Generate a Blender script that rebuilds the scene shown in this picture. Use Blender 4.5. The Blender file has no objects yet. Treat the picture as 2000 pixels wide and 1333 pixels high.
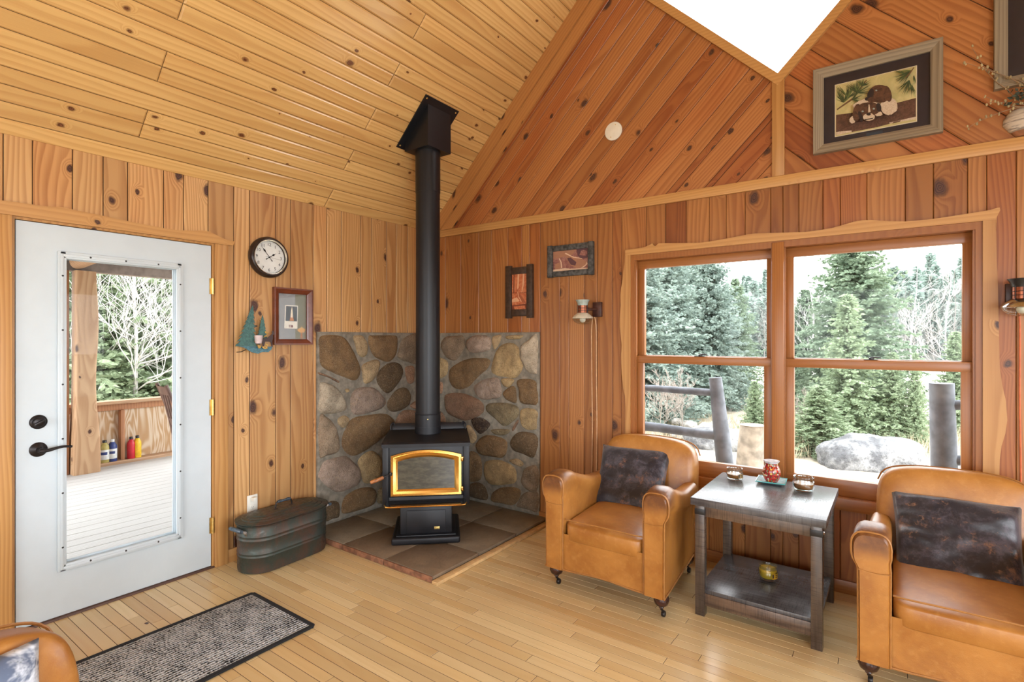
import bpy, bmesh, math, random
from mathutils import Vector, Matrix, noise as mnoise
SC = bpy.context.scene
COL = SC.collection
PI = math.pi
R = math.radians
rng = random.Random(11)

# ---------------------------------------------------------------- camera model (also used to trace outlines on known planes)
F = 1037.0; CX = 1000.0; HY = 661.0
CAM = (3.52, -3.584, 1.46)
_n = math.hypot(-.5844, .8114)
FX, FY = -.5844 / _n, .8114 / _n
RX, RY = FY, -FX

def _ray(x, y):
    u = (x - CX) / F; v = (HY - y) / F
    return (FX + u * RX, FY + u * RY, v)

def on(axis, val, x, y):
    d = _ray(x, y); t = (val - CAM[axis]) / d[axis]
    return Vector((CAM[0] + t * d[0], CAM[1] + t * d[1], CAM[2] + t * d[2]))

def WX(x, y, v=0.0): return on(0, v, x, y)
def WY(x, y, v=0.0): return on(1, v, x, y)
def WZ(x, y, v=0.0): return on(2, v, x, y)

# ---------------------------------------------------------------- mesh builder
class MB:
    def __init__(s):
        s.v = []; s.f = []; s.mi = []; s.uv = []; s.rn = []; s.col = []
    def add(s, verts, faces, mat=0, uvs=None, rnd=None, col=None):
        o = len(s.v)
        s.v.extend([tuple(p) for p in verts])
        for k, f in enumerate(faces):
            s.f.append(tuple(i + o for i in f)); s.mi.append(mat)
            s.uv.append(uvs[k] if uvs else None)
            s.rn.append(rnd); s.col.append(col)
        return s
    def box(s, x0, x1, y0, y1, z0, z1, mat=0, M=None, bev=0.0, seg=2, col=None):
        if bev <= 0:
            vs = [(x0,y0,z0),(x1,y0,z0),(x1,y1,z0),(x0,y1,z0),(x0,y0,z1),(x1,y0,z1),(x1,y1,z1),(x0,y1,z1)]
            fs = [(0,3,2,1),(4,5,6,7),(0,1,5,4),(1,2,6,5),(2,3,7,6),(3,0,4,7)]
        else:
            bm = bmesh.new()
            bmesh.ops.create_cube(bm, size=1.0)
            for v in bm.verts:
                v.co = Vector(((x0+x1)/2 + v.co.x*(x1-x0), (y0+y1)/2 + v.co.y*(y1-y0), (z0+z1)/2 + v.co.z*(z1-z0)))
            bmesh.ops.bevel(bm, geom=list(bm.edges), offset=bev, segments=seg, affect='EDGES', profile=.5)
            bm.verts.index_update()
            vs = [v.co.copy() for v in bm.verts]; fs = [tuple(v.index for v in f.verts) for f in bm.faces]
            bm.free()
        if M is not None: vs = [M @ Vector(p) for p in vs]
        return s.add(vs, fs, mat, col=col)
    def prism(s, poly, h0, h1, mat=0, M=None, ax='z', col=None):
        """polygon (a,b) extruded from h0 to h1 along ax (right-handed in-plane order)"""
        n = len(poly)
        def P(a, b, h):
            if ax == 'z': return Vector((a, b, h))
            if ax == 'y': return Vector((a, h, b))
            return Vector((h, a, b))
        vs = [P(a, b, h0) for a, b in poly] + [P(a, b, h1) for a, b in poly]
        if M is not None: vs = [M @ p for p in vs]
        fs = [tuple(range(n)), tuple(range(2*n-1, n-1, -1))] + [(i, i+n, (i+1) % n + n, (i+1) % n) for i in range(n)]
        return s.add(vs, fs, mat, col=col)
    def lathe(s, prof, seg=24, M=None, mat=0, cap0=False, cap1=False, sx=1.0, sy=1.0, a0=0.0, a1=2*PI):
        full = abs(a1 - a0 - 2*PI) < 1e-6
        n = seg if full else seg + 1
        vs = []
        for r, z in prof:
            for k in range(n):
                a = a0 + (a1 - a0) * k / seg
                vs.append(Vector((r*math.cos(a)*sx, r*math.sin(a)*sy, z)))
        fs = []
        for i in range(len(prof)-1):
            for k in range(seg):
                k2 = (k+1) % n
                fs.append((i*n+k, i*n+k2, (i+1)*n+k2, (i+1)*n+k))
        if cap0: fs.append(tuple(range(n-1, -1, -1)))
        if cap1: fs.append(tuple(range((len(prof)-1)*n, len(prof)*n)))
        if M is not None: vs = [M @ p for p in vs]
        return s.add(vs, fs, mat)
    def tube(s, pts, rad, seg=8, mat=0, closed=False, caps=True, col=None):
        pts = [Vector(p) for p in pts]; n = len(pts)
        rads = rad if isinstance(rad, (list, tuple)) else [rad]*n
        vs = []; prev = None
        for i, p in enumerate(pts):
            if closed: t = pts[(i+1) % n] - pts[i-1]
            else: t = pts[min(i+1, n-1)] - pts[max(i-1, 0)]
            if t.length < 1e-9: t = Vector((0,0,1))
            t.normalize()
            if prev is None:
                a = Vector((0,0,1)) if abs(t.z) < .9 else Vector((1,0,0))
                u = t.cross(a).normalized()
            else:
                u = prev - t*prev.dot(t)
                if u.length < 1e-6: u = t.orthogonal()
                u.normalize()
            prev = u; w = t.cross(u)
            for k in range(seg):
                a = 2*PI*k/seg
                vs.append(p + (u*math.cos(a) + w*math.sin(a))*rads[i])
        fs = []
        m = n if closed else n-1
        for i in range(m):
            j = (i+1) % n
            for k in range(seg):
                k2 = (k+1) % seg
                fs.append((i*seg+k, i*seg+k2, j*seg+k2, j*seg+k))
        if caps and not closed:
            fs.append(tuple(range(seg-1, -1, -1))); fs.append(tuple(range((n-1)*seg, n*seg)))
        return s.add(vs, fs, mat, col=col)
    def grid(s, fn, nu, nv, mat=0, closeu=False, closev=False, uvf=None, col=None):
        vs = []
        U = nu if closeu else nu+1; V = nv if closev else nv+1
        for i in range(U):
            for j in range(V):
                vs.append(Vector(fn(i/nu, j/nv)))
        fs = []; uv = []
        for i in range(nu):
            for j in range(nv):
                i2 = (i+1) % U; j2 = (j+1) % V
                fs.append((i*V+j, i2*V+j, i2*V+j2, i*V+j2))
                uv.append([(i/nu, j/nv), ((i+1)/nu, j/nv), ((i+1)/nu, (j+1)/nv), (i/nu, (j+1)/nv)])
        return s.add(vs, fs, mat, uvs=uv, col=col)
    def superq(s, a, b, c, e1=.3, e2=.3, nu=32, nv=20, M=None, mat=0, warp=None):
        def sp(x, e): return math.copysign(abs(x)**e, x)
        vs = []
        for j in range(nv+1):
            ph = -PI/2 + PI*j/nv
            for i in range(nu):
                th = 2*PI*i/nu
                p = Vector((a*sp(math.cos(ph), e1)*sp(math.cos(th), e2), b*sp(math.cos(ph), e1)*sp(math.sin(th), e2), c*sp(math.sin(ph), e1)))
                if warp: p = Vector(warp(p))
                if M is not None: p = M @ p
                vs.append(p)
        fs = []
        for j in range(nv):
            for i in range(nu):
                i2 = (i+1) % nu
                fs.append((j*nu+i, j*nu+i2, (j+1)*nu+i2, (j+1)*nu+i))
        return s.add(vs, fs, mat)
    def build(s, name, mats, parent=None, smooth=40, weld=0.0):
        me = bpy.data.meshes.new(name)
        me.from_pydata(s.v, [], s.f)
        if not isinstance(mats, (list, tuple)): mats = [mats]
        for m in mats: me.materials.append(m)
        me.polygons.foreach_set('material_index', s.mi)
        if any(u is not None for u in s.uv):
            l = me.uv_layers.new(name='UVMap'); flat = []
            for k, f in enumerate(s.f):
                u = s.uv[k]
                for j in range(len(f)):
                    flat.extend(u[j] if u else (0.0, 0.0))
            l.data.foreach_set('uv', flat)
        if any(r is not None for r in s.rn):
            l = me.uv_layers.new(name='rnd'); flat = []
            for k, f in enumerate(s.f):
                r = s.rn[k] or (0.5, 0.5)
                for j in range(len(f)): flat.extend(r)
            l.data.foreach_set('uv', flat)
        if any(c is not None for c in s.col):
            at = me.color_attributes.new(name='tint', type='FLOAT_COLOR', domain='CORNER'); flat = []
            for k, f in enumerate(s.f):
                c = s.col[k] or (.5, .5, .5)
                for j in range(len(f)): flat.extend((c[0], c[1], c[2], 1.0))
            at.data.foreach_set('color', flat)
        me.update()
        if weld > 0 or s.mi:
            bm = bmesh.new(); bm.from_mesh(me)
            if weld > 0: bmesh.ops.remove_doubles(bm, verts=bm.verts, dist=weld)
            bmesh.ops.recalc_face_normals(bm, faces=bm.faces) if weld > 0 else None
            bm.to_mesh(me); bm.free()
        if smooth:
            me.polygons.foreach_set('use_smooth', [True]*len(me.polygons))
            if smooth < 180: me.set_sharp_from_angle(angle=R(smooth))
        o = bpy.data.objects.new(name, me); COL.objects.link(o)
        if parent is not None: o.parent = parent
        return o

def split_build(mb, name, mats, parent=None, smooth=40):
    """every loose piece becomes a part of its own"""
    par = list(range(len(mb.v)))
    def find(a):
        while par[a] != a: par[a] = par[par[a]]; a = par[a]
        return a
    for f in mb.f:
        for q in f[1:]: par[find(q)] = find(f[0])
    groups = {}
    for k, f in enumerate(mb.f): groups.setdefault(find(f[0]), []).append(k)
    out = []
    for ks in groups.values():
        n = MB(); ids = {}
        for k in ks:
            for q in mb.f[k]:
                if q not in ids: ids[q] = len(n.v); n.v.append(mb.v[q])
            n.f.append(tuple(ids[q] for q in mb.f[k])); n.mi.append(mb.mi[k]); n.uv.append(mb.uv[k]); n.rn.append(mb.rn[k]); n.col.append(mb.col[k])
        out.append(n.build(name, mats, parent, smooth))
    return out

def tag(o, label, cat, group=None):
    o['label'] = label; o['category'] = cat
    if group: o['group'] = group
    return o
def thing(name, label, cat, loc=(0,0,0), rotz=0.0, group=None):
    o = bpy.data.objects.new(name, None); COL.objects.link(o)
    o.empty_display_size = .1
    o.location = loc; o.rotation_euler = (0, 0, rotz)
    return tag(o, label, cat, group)
def struct(o, label=None):
    o['kind'] = 'structure'
    if label: o['label'] = label
    return o
def copy_thing(root, loc=None, rotz=None, label=None, group=None, scale=None):
    r = root.copy(); COL.objects.link(r)
    if loc is not None: r.location = loc
    if rotz is not None: r.rotation_euler = (0, 0, rotz)
    if scale is not None: r.scale = (scale,)*3 if not isinstance(scale, tuple) else scale
    if label: r['label'] = label
    if group: r['group'] = group
    for ch in list(root.children):
        c = ch.copy(); COL.objects.link(c); c.parent = r
        for g in list(ch.children):
            d = g.copy(); COL.objects.link(d); d.parent = c
    return r
def T(x, y, z): return Matrix.Translation((x, y, z))
def RX_(a): return Matrix.Rotation(a, 4, 'X')
def RY_(a): return Matrix.Rotation(a, 4, 'Y')
def RZ_(a): return Matrix.Rotation(a, 4, 'Z')
def frame(o, x, y, z):
    M = Matrix.Identity(4)
    for i, c in enumerate((x, y, z)):
        for j in range(3): M[j][i] = c[j]
    for j in range(3): M[j][3] = o[j]
    return M
# local frames of pictures: a = to the right as seen from the room, b = up, third = out of the wall
def on_left(y, z, x=0.0): return frame((x, y, z), (0,1,0), (0,0,1), (1,0,0))
def on_back(x, z, y=0.0): return frame((x, y, z), (1,0,0), (0,0,1), (0,-1,0))
def catmull(P, n=4, closed=True):
    out = []; m = len(P)
    for i in range(m if closed else m-1):
        if closed: a, b, c, d = P[i-1], P[i], P[(i+1) % m], P[(i+2) % m]
        else: a, b, c, d = P[max(i-1,0)], P[i], P[i+1], P[min(i+2,m-1)]
        for k in range(n):
            t = k/n
            out.append(tuple(.5*((2*b[j]) + (-a[j]+c[j])*t + (2*a[j]-5*b[j]+4*c[j]-d[j])*t*t + (-a[j]+3*b[j]-3*c[j]+d[j])*t**3) for j in range(len(b))))
    if not closed: out.append(tuple(P[-1]))
    return out
def text_mesh(body, size, M, mat, name, parent, depth=.0006, align='CENTER'):
    cu = bpy.data.curves.new(name, 'FONT'); cu.body = body; cu.size = size; cu.extrude = depth
    cu.align_x = align; cu.align_y = 'CENTER'; cu.resolution_u = 3
    tmp = bpy.data.objects.new('tmp', cu); COL.objects.link(tmp)
    dg = bpy.context.evaluated_depsgraph_get()
    me = bpy.data.meshes.new_from_object(tmp.evaluated_get(dg))
    bpy.data.objects.remove(tmp)
    me.transform(M); me.materials.clear(); me.materials.append(mat); me.name = name
    o = bpy.data.objects.new(name, me); COL.objects.link(o)
    if parent is not None: o.parent = parent
    return o
# ---------------------------------------------------------------- materials
class NT:
    def __init__(s, name):
        s.mat = bpy.data.materials.new(name); s.mat.use_nodes = True
        s.t = s.mat.node_tree; s.t.nodes.clear()
        s.out = s.t.nodes.new('ShaderNodeOutputMaterial')
    def n(s, typ, **kw):
        nd = s.t.nodes.new(typ)
        for k, v in kw.items(): setattr(nd, k, v)
        return nd
    def put(s, sock, v):
        if v is None: return
        if hasattr(v, 'is_output') or isinstance(v, bpy.types.NodeSocket): s.t.links.new(v, sock)
        else:
            if sock.type == 'RGBA' and len(v) == 3: v = (*v, 1)
            sock.default_value = v
    def m(s, op, a, b=None, c=None, clamp=False):
        nd = s.n('ShaderNodeMath', operation=op, use_clamp=clamp)
        s.put(nd.inputs[0], a)
        if b is not None: s.put(nd.inputs[1], b)
        if c is not None: s.put(nd.inputs[2], c)
        return nd.outputs[0]
    def add(s, a, b): return s.m('ADD', a, b)
    def mul(s, a, b): return s.m('MULTIPLY', a, b)
    def sub(s, a, b): return s.m('SUBTRACT', a, b)
    def xyz(s, x, y, z):
        nd = s.n('ShaderNodeCombineXYZ')
        for i, v in enumerate((x, y, z)): s.put(nd.inputs[i], v)
        return nd.outputs[0]
    def sep(s, v):
        nd = s.n('ShaderNodeSeparateXYZ'); s.put(nd.inputs[0], v); return nd.outputs
    def mix(s, f, a, b, mode='MIX'):
        nd = s.n('ShaderNodeMix', data_type='RGBA', blend_type=mode)
        s.put(nd.inputs[0], f); s.put(nd.inputs[6], a); s.put(nd.inputs[7], b)
        return nd.outputs[2]
    def rng(s, v, a, b, c=0.0, d=1.0, smooth=True):
        nd = s.n('ShaderNodeMapRange', interpolation_type='SMOOTHSTEP' if smooth else 'LINEAR')
        s.put(nd.inputs[0], v); s.put(nd.inputs[1], a); s.put(nd.inputs[2], b); s.put(nd.inputs[3], c); s.put(nd.inputs[4], d)
        return nd.outputs[0]
    def ramp(s, f, stops, interp='LINEAR'):
        nd = s.n('ShaderNodeValToRGB'); nd.color_ramp.interpolation = interp
        e = nd.color_ramp.elements
        while len(e) < len(stops): e.new(.5)
        for i, (p, c) in enumerate(stops):
            e[i].position = p; e[i].color = (*c, 1)
        s.put(nd.inputs[0], f); return nd.outputs[0]
    def noise(s, vec, scale=5, detail=2, rough=.5, dist=0.0, dim='3D', w=None, color=False):
        nd = s.n('ShaderNodeTexNoise', noise_dimensions=dim)
        if vec is not None: s.put(nd.inputs['Vector'], vec)
        if w is not None: s.put(nd.inputs['W'], w)
        nd.inputs['Scale'].default_value = scale; nd.inputs['Detail'].default_value = detail
        nd.inputs['Roughness'].default_value = rough; nd.inputs['Distortion'].default_value = dist
        return nd.outputs['Color' if color else 'Fac']
    def obj(s): return s.n('ShaderNodeTexCoord').outputs['Object']
    def gen(s): return s.n('ShaderNodeTexCoord').outputs['Generated']
    def orand(s): return s.n('ShaderNodeObjectInfo').outputs['Random']
    def scale(s, v, k):
        nd = s.n('ShaderNodeVectorMath', operation='MULTIPLY'); s.put(nd.inputs[0], v); nd.inputs[1].default_value = k; return nd.outputs[0]
    def bump(s, h, strength=.3, dist=.002):
        nd = s.n('ShaderNodeBump'); nd.inputs['Strength'].default_value = strength; nd.inputs['Distance'].default_value = dist
        s.put(nd.inputs['Height'], h); return nd.outputs[0]
    def bsdf(s, col, rough=.5, metal=0.0, normal=None, spec=.5, coat=0.0, coat_rough=.1, sheen=0.0, trans=0.0, emis=None, es=0.0, ior=1.5):
        b = s.n('ShaderNodeBsdfPrincipled')
        s.put(b.inputs['Base Color'], col); s.put(b.inputs['Roughness'], rough); s.put(b.inputs['Metallic'], metal)
        b.inputs['Specular IOR Level'].default_value = spec; b.inputs['IOR'].default_value = ior
        if normal is not None: s.put(b.inputs['Normal'], normal)
        if coat: b.inputs['Coat Weight'].default_value = coat; b.inputs['Coat Roughness'].default_value = coat_rough
        if sheen: b.inputs['Sheen Weight'].default_value = sheen
        if trans: b.inputs['Transmission Weight'].default_value = trans
        if emis: s.put(b.inputs['Emission Color'], emis); b.inputs['Emission Strength'].default_value = es
        s.t.links.new(b.outputs[0], s.out.inputs[0]); return b

def plain(name, col, rough=.5, metal=0.0, var=.12, scale=30, bump=0.0, bscale=None, **kw):
    n = NT(name); o = n.obj()
    f = n.noise(o, scale, 3)
    c = n.mix(n.rng(f, .3, .7), tuple(x*(1-var) for x in col), tuple(min(1, x*(1+var)) for x in col))
    nm = n.bump(n.noise(o, bscale or scale*4, 3), bump, .002) if bump else None
    n.bsdf(c, rough, metal, nm, **kw); return n.mat

def wood(name, light, dark, knot=(.045,.016,.009), axis='UV', kfrac=.35, ks=4.2, rings=42., wob=7., rough=.42, tint=.22, red=None, redamt=.35, bump=.12, fine=.35, ringamt=.62, coat=0.0, spec=.5, krad=(.035,.085), low=.5):
    n = NT(name)
    if axis == 'UV':
        uv = n.n('ShaderNodeUVMap', uv_map='UVMap').outputs[0]; rr = n.n('ShaderNodeUVMap', uv_map='rnd').outputs[0]
        u, v, _ = n.sep(uv); r1, r2, _ = n.sep(rr)
    else:
        x, y, z = n.sep(n.obj()); r1 = n.orand(); r2 = n.m('FRACT', n.mul(r1, 7.13))
        u = {'X': x, 'Y': y, 'Z': z}[axis]
        others = [c for k, c in zip('XYZ', (x, y, z)) if k != axis]
        v = n.add(others[0], n.mul(others[1], .83))
    pu = n.add(u, n.mul(r1, 37.0)); pv = n.add(v, n.mul(r2, 53.0))
    if kfrac > 0:
        kv = n.xyz(n.mul(pu, ks*.66), n.mul(pv, ks), 0.0)
        vo = n.n('ShaderNodeTexVoronoi', voronoi_dimensions='2D', feature='F1'); vo.inputs['Scale'].default_value = 1.0; vo.inputs['Randomness'].default_value = 1.0
        n.put(vo.inputs['Vector'], kv)
        dist = vo.outputs['Distance']; cr, cg, cb = n.sep(vo.outputs['Color'])
        keep = n.m('GREATER_THAN', cr, 1-kfrac)
        rad = n.add(n.mul(n.m('POWER', cg, 1.6), krad[1]), krad[0])
        wn = n.noise(kv, 6, 3, dim='2D')
        dn = n.add(dist, n.mul(n.sub(wn, .5), .10))
        km = n.mul(keep, n.rng(dn, n.mul(rad, .75), rad, 1.0, 0.0))
        kr = n.mul(keep, n.rng(dn, rad, n.mul(rad, 1.5), .55, 0.0))
        halo = n.mul(keep, n.rng(dist, 0.0, n.add(n.mul(rad, 2.6), .06), 1.0, 0.0))
        krings = n.m('SINE', n.mul(dn, 170.0))
    g1 = n.noise(n.xyz(n.mul(pu, .55), n.mul(pv, 5.5), 0.0), 1.0, 1.5, .4, dim='2D')
    g2 = n.noise(n.xyz(n.mul(pu, 2.2), n.mul(pv, 9.), 0.0), 1.0, 1, .4, dim='2D')
    f = n.add(n.mul(n.mul(pv, rings), n.add(.25, n.mul(r2, .9))), n.mul(n.sub(g1, .5), n.mul(n.add(n.mul(r1, 1.3), .4), wob)))
    f = n.add(f, n.mul(g2, .8))
    if kfrac > 0: f = n.add(f, n.mul(halo, 3.2))
    fr = n.m('FRACT', f)
    band = n.mul(n.rng(fr, .1, .82, 0., 1.), n.rng(fr, .84, 1.0, 1., 0.))
    fib = n.noise(n.xyz(n.mul(pu, 4.), n.mul(pv, 260.), 0.0), 1.0, 2, .6, dim='2D')
    lo = n.noise(n.xyz(n.mul(pu, .9), n.mul(pv, 6.), 3.3), 1.0, 2, .5, dim='2D')
    a = n.add(n.mul(band, ringamt), n.mul(n.sub(fib, .5), fine))
    a = n.m('ADD', a, n.mul(n.sub(lo, .5), low), clamp=True)
    c = n.mix(a, light, dark)
    if red is not None:
        h = n.mul(n.rng(n.add(n.mul(lo, .5), n.mul(r1, .7)), .55, .95), redamt)
        c = n.mix(h, c, red, 'MULTIPLY')
    tv = n.add(1-tint, n.mul(r2, tint*1.7))
    tc = n.n('ShaderNodeCombineColor')
    n.put(tc.inputs[0], tv); n.put(tc.inputs[1], n.m('POWER', tv, 1.25)); n.put(tc.inputs[2], n.m('POWER', tv, 1.5))
    c = n.mix(1.0, c, tc.outputs[0], 'MULTIPLY')
    if kfrac > 0:
        c = n.mix(n.mul(halo, .25), c, dark)
        c = n.mix(kr, c, tuple(x*.6 for x in knot))
        kc = n.mix(n.rng(krings, -.6, .8), knot, tuple(min(1, x*2.2) for x in knot))
        c = n.mix(km, c, kc)
    hgt = n.add(n.mul(band, -.5), n.mul(fib, .35))
    n.bsdf(c, rough, 0, n.bump(hgt, bump, .001), spec=spec, coat=coat, coat_rough=.12)
    return n.mat

def glass_pane(name, tint=(1,1,1), refl=1.0):
    n = NT(name)
    tr = n.n('ShaderNodeBsdfTransparent'); tr.inputs[0].default_value = (*tint, 1)
    gl = n.n('ShaderNodeBsdfGlossy'); gl.inputs['Roughness'].default_value = .02
    lw = n.n('ShaderNodeLayerWeight'); lw.inputs[0].default_value = .5
    fres = n.add(.04, n.mul(.85, n.m('POWER', lw.outputs['Facing'], 5.0)))
    mx = n.n('ShaderNodeMixShader')
    n.t.links.new(n.mul(fres, refl), mx.inputs[0]); n.t.links.new(tr.outputs[0], mx.inputs[1]); n.t.links.new(gl.outputs[0], mx.inputs[2])
    n.t.links.new(mx.outputs[0], n.out.inputs[0]); return n.mat

PL = (.58,.335,.138); PD = (.345,.15,.046); PR = (.84,.58,.40)
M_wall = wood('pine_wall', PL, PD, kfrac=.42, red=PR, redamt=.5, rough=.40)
M_wallb = wood('pine_window_wall_shaded', (.38,.160,.046), (.23,.076,.019), kfrac=.40, red=(.80,.52,.40), redamt=.65, rough=.40)  # redder pine, with the wall's backlit shade darkened into the colours
M_ceil = wood('pine_ceiling', (.70,.45,.18), (.50,.255,.08), knot=(.10,.038,.016), kfrac=.44, ks=6.0, rings=34, wob=4, krad=(.018,.075), ringamt=.4, rough=.20, tint=.12, coat=.25, red=(.95,.8,.65), redamt=.25, low=.35)
M_gable = wood('pine_gable_shaded', (.43,.175,.055), (.27,.085,.025), kfrac=.5, ks=4.6, krad=(.032,.09), red=(.78,.50,.40), redamt=.7, rough=.40)  # redder gable boards, backlit shade also mixed into their colour
TL_, TD_ = (.54,.29,.10), (.38,.165,.045)
M_trX = wood('pine_trim_x', TL_, TD_, axis='X', kfrac=.22, rings=60, wob=2.5, tint=.1, ringamt=.4)
M_trY = wood('pine_trim_y', TL_, TD_, axis='Y', kfrac=.22, rings=60, wob=2.5, tint=.1, ringamt=.4)
M_trZ = wood('pine_trim_z', (.54,.29,.10), TD_, axis='Z', kfrac=.2, rings=60, wob=4, tint=.1, ringamt=.6)
M_wfX = wood('window_pine_x', (.34,.130,.034), (.24,.080,.020), axis='X', kfrac=.06, rings=70, wob=2, tint=.1, ringamt=.35, rough=.35)
M_wfZ = wood('window_pine_z', (.34,.130,.034), (.24,.080,.020), axis='Z', kfrac=.06, rings=70, wob=2, tint=.1, ringamt=.4, rough=.35)
M_floor = wood('maple_floor', (.72,.55,.295), (.61,.42,.20), kfrac=.03, krad=(.02,.03), rings=26, wob=5, rough=.22, tint=.13, ringamt=.22, fine=.22, low=.45, red=(.93,.80,.62), redamt=.5, bump=.05, spec=.5)
M_gap = plain('dark_gap', (.05,.024,.010), .9)
M_white = plain('white_door_paint', (.57,.645,.69), .38, var=.02, scale=8)
M_whiteplastic = plain('white_plastic', (.80,.78,.70), .4, var=.03)
M_glass = glass_pane('window_glass', (1,1,1), .16)
M_black = plain('black_iron', (.008,.008,.010), .45, .0, var=.25, scale=14, bump=.05, spec=.35)
M_pipe = plain('black_pipe', (.008,.009,.012), .40, .0, var=.12, scale=5, spec=.38)
M_brass = plain('polished_brass', (.80,.48,.13), .16, 1.0, var=.06, scale=9)
M_hinge = plain('hinge_brass', (.75,.52,.18), .3, 1.0)
M_bronze = plain('oil_rubbed_bronze', (.030,.026,.026), .35, .7)
M_blk = plain('black_plastic', (.012,.012,.013), .4)
M_stoveglass = None
def _sg():
    n = NT('stove_glass'); o = n.obj()
    f = n.noise(n.scale(o, (3, 3, 9)), 6, 4, .6)
    c = n.mix(n.rng(f, .35, .7), (.050,.050,.040), (.095,.090,.068))
    n.bsdf(c, .16, 0, spec=.6); return n.mat
M_stoveglass = _sg()
def _stone():
    n = NT('field_stone'); o = n.obj()
    at = n.n('ShaderNodeVertexColor', layer_name='tint').outputs[0]
    a = n.noise(o, 9, 4, .65); b = n.noise(o, 130, 2, .7); d = n.noise(o, 34, 4, .7, 1.0)
    c = n.mix(n.rng(a, .3, .72), n.mix(.55, at, (.06,.042,.025)), at)
    c = n.mix(n.mul(n.rng(d, .52, .75), .6), c, (.30,.20,.10))
    c = n.mix(n.mul(n.rng(b, .56, .72), .7), c, (.05,.035,.025))
    c = n.mix(n.mul(n.rng(b, .44, .30), .35), c, (.50,.42,.31))
    n.bsdf(c, .75, 0, n.bump(n.add(n.mul(d, 1.0), n.mul(b, .5)), 1.0, .014), spec=.35); return n.mat
M_stone = _stone()
M_mortar = plain('grey_mortar', (.21,.185,.145), .85, var=.25, scale=25, bump=.6, bscale=120)
def _slate():
    n = NT('hearth_slate'); o = n.obj(); r = n.orand()
    a = n.noise(o, 7, 5, .6, .8, dim='4D', w=n.mul(r, 9.)); b = n.noise(o, 60, 3, .6)
    base = n.mix(n.rng(r, .2, .8), (.235,.165,.105), (.25,.21,.15))
    c = n.mix(n.rng(a, .35, .7), n.mix(.5, base, (.11,.075,.05)), base)
    c = n.mix(n.mul(n.rng(b, .55, .75), .5), c, (.10,.085,.06))
    n.bsdf(c, .42, 0, n.bump(n.add(a, n.mul(b, .3)), .5, .01)); return n.mat
M_slate = _slate()
M_slateedge = plain('slate_edge', (.24,.105,.055), .7, var=.35, scale=30)
def _leather():
    n = NT('caramel_leather'); o = n.obj(); x, y, z = n.sep(o)
    a = n.noise(o, 5.5, 4, .6, .3); b = n.noise(o, 38, 3, .6); c2 = n.noise(o, 240, 2, .6)
    c = n.mix(n.rng(a, .3, .72), (.29,.108,.020), (.43,.185,.038))
    c = n.mix(n.mul(n.rng(b, .5, .75), .30), c, (.52,.26,.075))
    # handled, darkened leather on the arm fronts
    w = n.mul(n.mul(n.rng(z, .53, .62), n.rng(y, -.20, -.36)), n.rng(n.m('ABSOLUTE', x), .22, .26))
    c = n.mix(n.m('MULTIPLY', w, n.rng(b, .2, .7, .65, 1.0)), c, (.12,.042,.014))
    n.bsdf(c, n.rng(a, .3, .7, .30, .43), 0, n.bump(n.add(n.mul(c2, .5), n.mul(b, .5)), .25, .003), spec=.5); return n.mat
M_leather = _leather()
M_pipingl = plain('leather_piping', (.33,.140,.032), .45)
M_darkleg = plain('dark_turned_wood', (.035,.012,.008), .22, var=.5, scale=18)
def _tub():
    n = NT('tarnished_copper'); o = n.obj()
    a = n.noise(n.scale(o, (1, 1, .7)), 7, 5, .65, .6); b = n.noise(o, 45, 4, .7); d = n.noise(n.scale(o, (30, 30, 3)), 1, 3, .6)
    c = n.mix(n.rng(a, .35, .62), (.100,.060,.044), (.050,.066,.056))
    c = n.mix(n.mul(n.rng(d, .5, .7), .6), c, (.045,.060,.055))
    c = n.mix(n.mul(n.rng(b, .60, .78), .55), c, (.14,.21,.20))
    c = n.mix(n.mul(n.rng(a, .60, .75), .5), c, (.17,.085,.055))
    n.bsdf(c, n.rng(b, .3, .7, .32, .6), .45, n.bump(b, .2, .004)); return n.mat
M_tub = _tub()
M_tubhandle = plain('blue_grey_handle', (.045,.065,.085), .3, var=.5, scale=60)
def _tablewood(name, axis, c1, c2):
    n = NT(name); x, y, z = n.sep(n.obj())
    u = {'X': x, 'Y': y, 'Z': z}[axis]; others = [c for k, c in zip('XYZ', (x, y, z)) if k != axis]
    v = n.add(others[0], n.mul(others[1], .9))
    board = n.m('FLOOR', n.mul(v, 8.5)); br = n.m('FRACT', n.mul(n.m('SINE', n.mul(board, 12.9)), 437.5))
    g = n.noise(n.xyz(n.mul(u, 3.), n.mul(v, 55.), br), 1, 4, .6); s = n.noise(n.xyz(n.mul(u, 210.), n.mul(v, 9.), br), 1, 2, .6)
    l = n.noise(n.xyz(n.mul(u, 5.), n.mul(v, 5.), n.mul(br, 9.)), 1, 3, .6)
    c = n.mix(n.rng(n.add(n.mul(g, .55), n.mul(l, .55)), .35, .75), c1, c2)
    c = n.mix(n.mul(n.rng(s, .5, .66), .45), c, tuple(k*.45 for k in c1))
    n.bsdf(c, .27, 0, n.bump(n.add(g, n.mul(s, .6)), .2, .002), spec=.6); return n.mat
M_tabX = _tablewood('grey_stain_sheen_x', 'X', (.048,.046,.050), (.135,.128,.128))  # cool window reflection on the tabletop mixed into the stain colour
M_tabZ = _tablewood('grey_stain_z', 'Z', (.050,.036,.028), (.125,.088,.064))
M_tabB = _tablewood('brown_stain_x', 'X', (.060,.040,.030), (.165,.105,.070))
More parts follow.
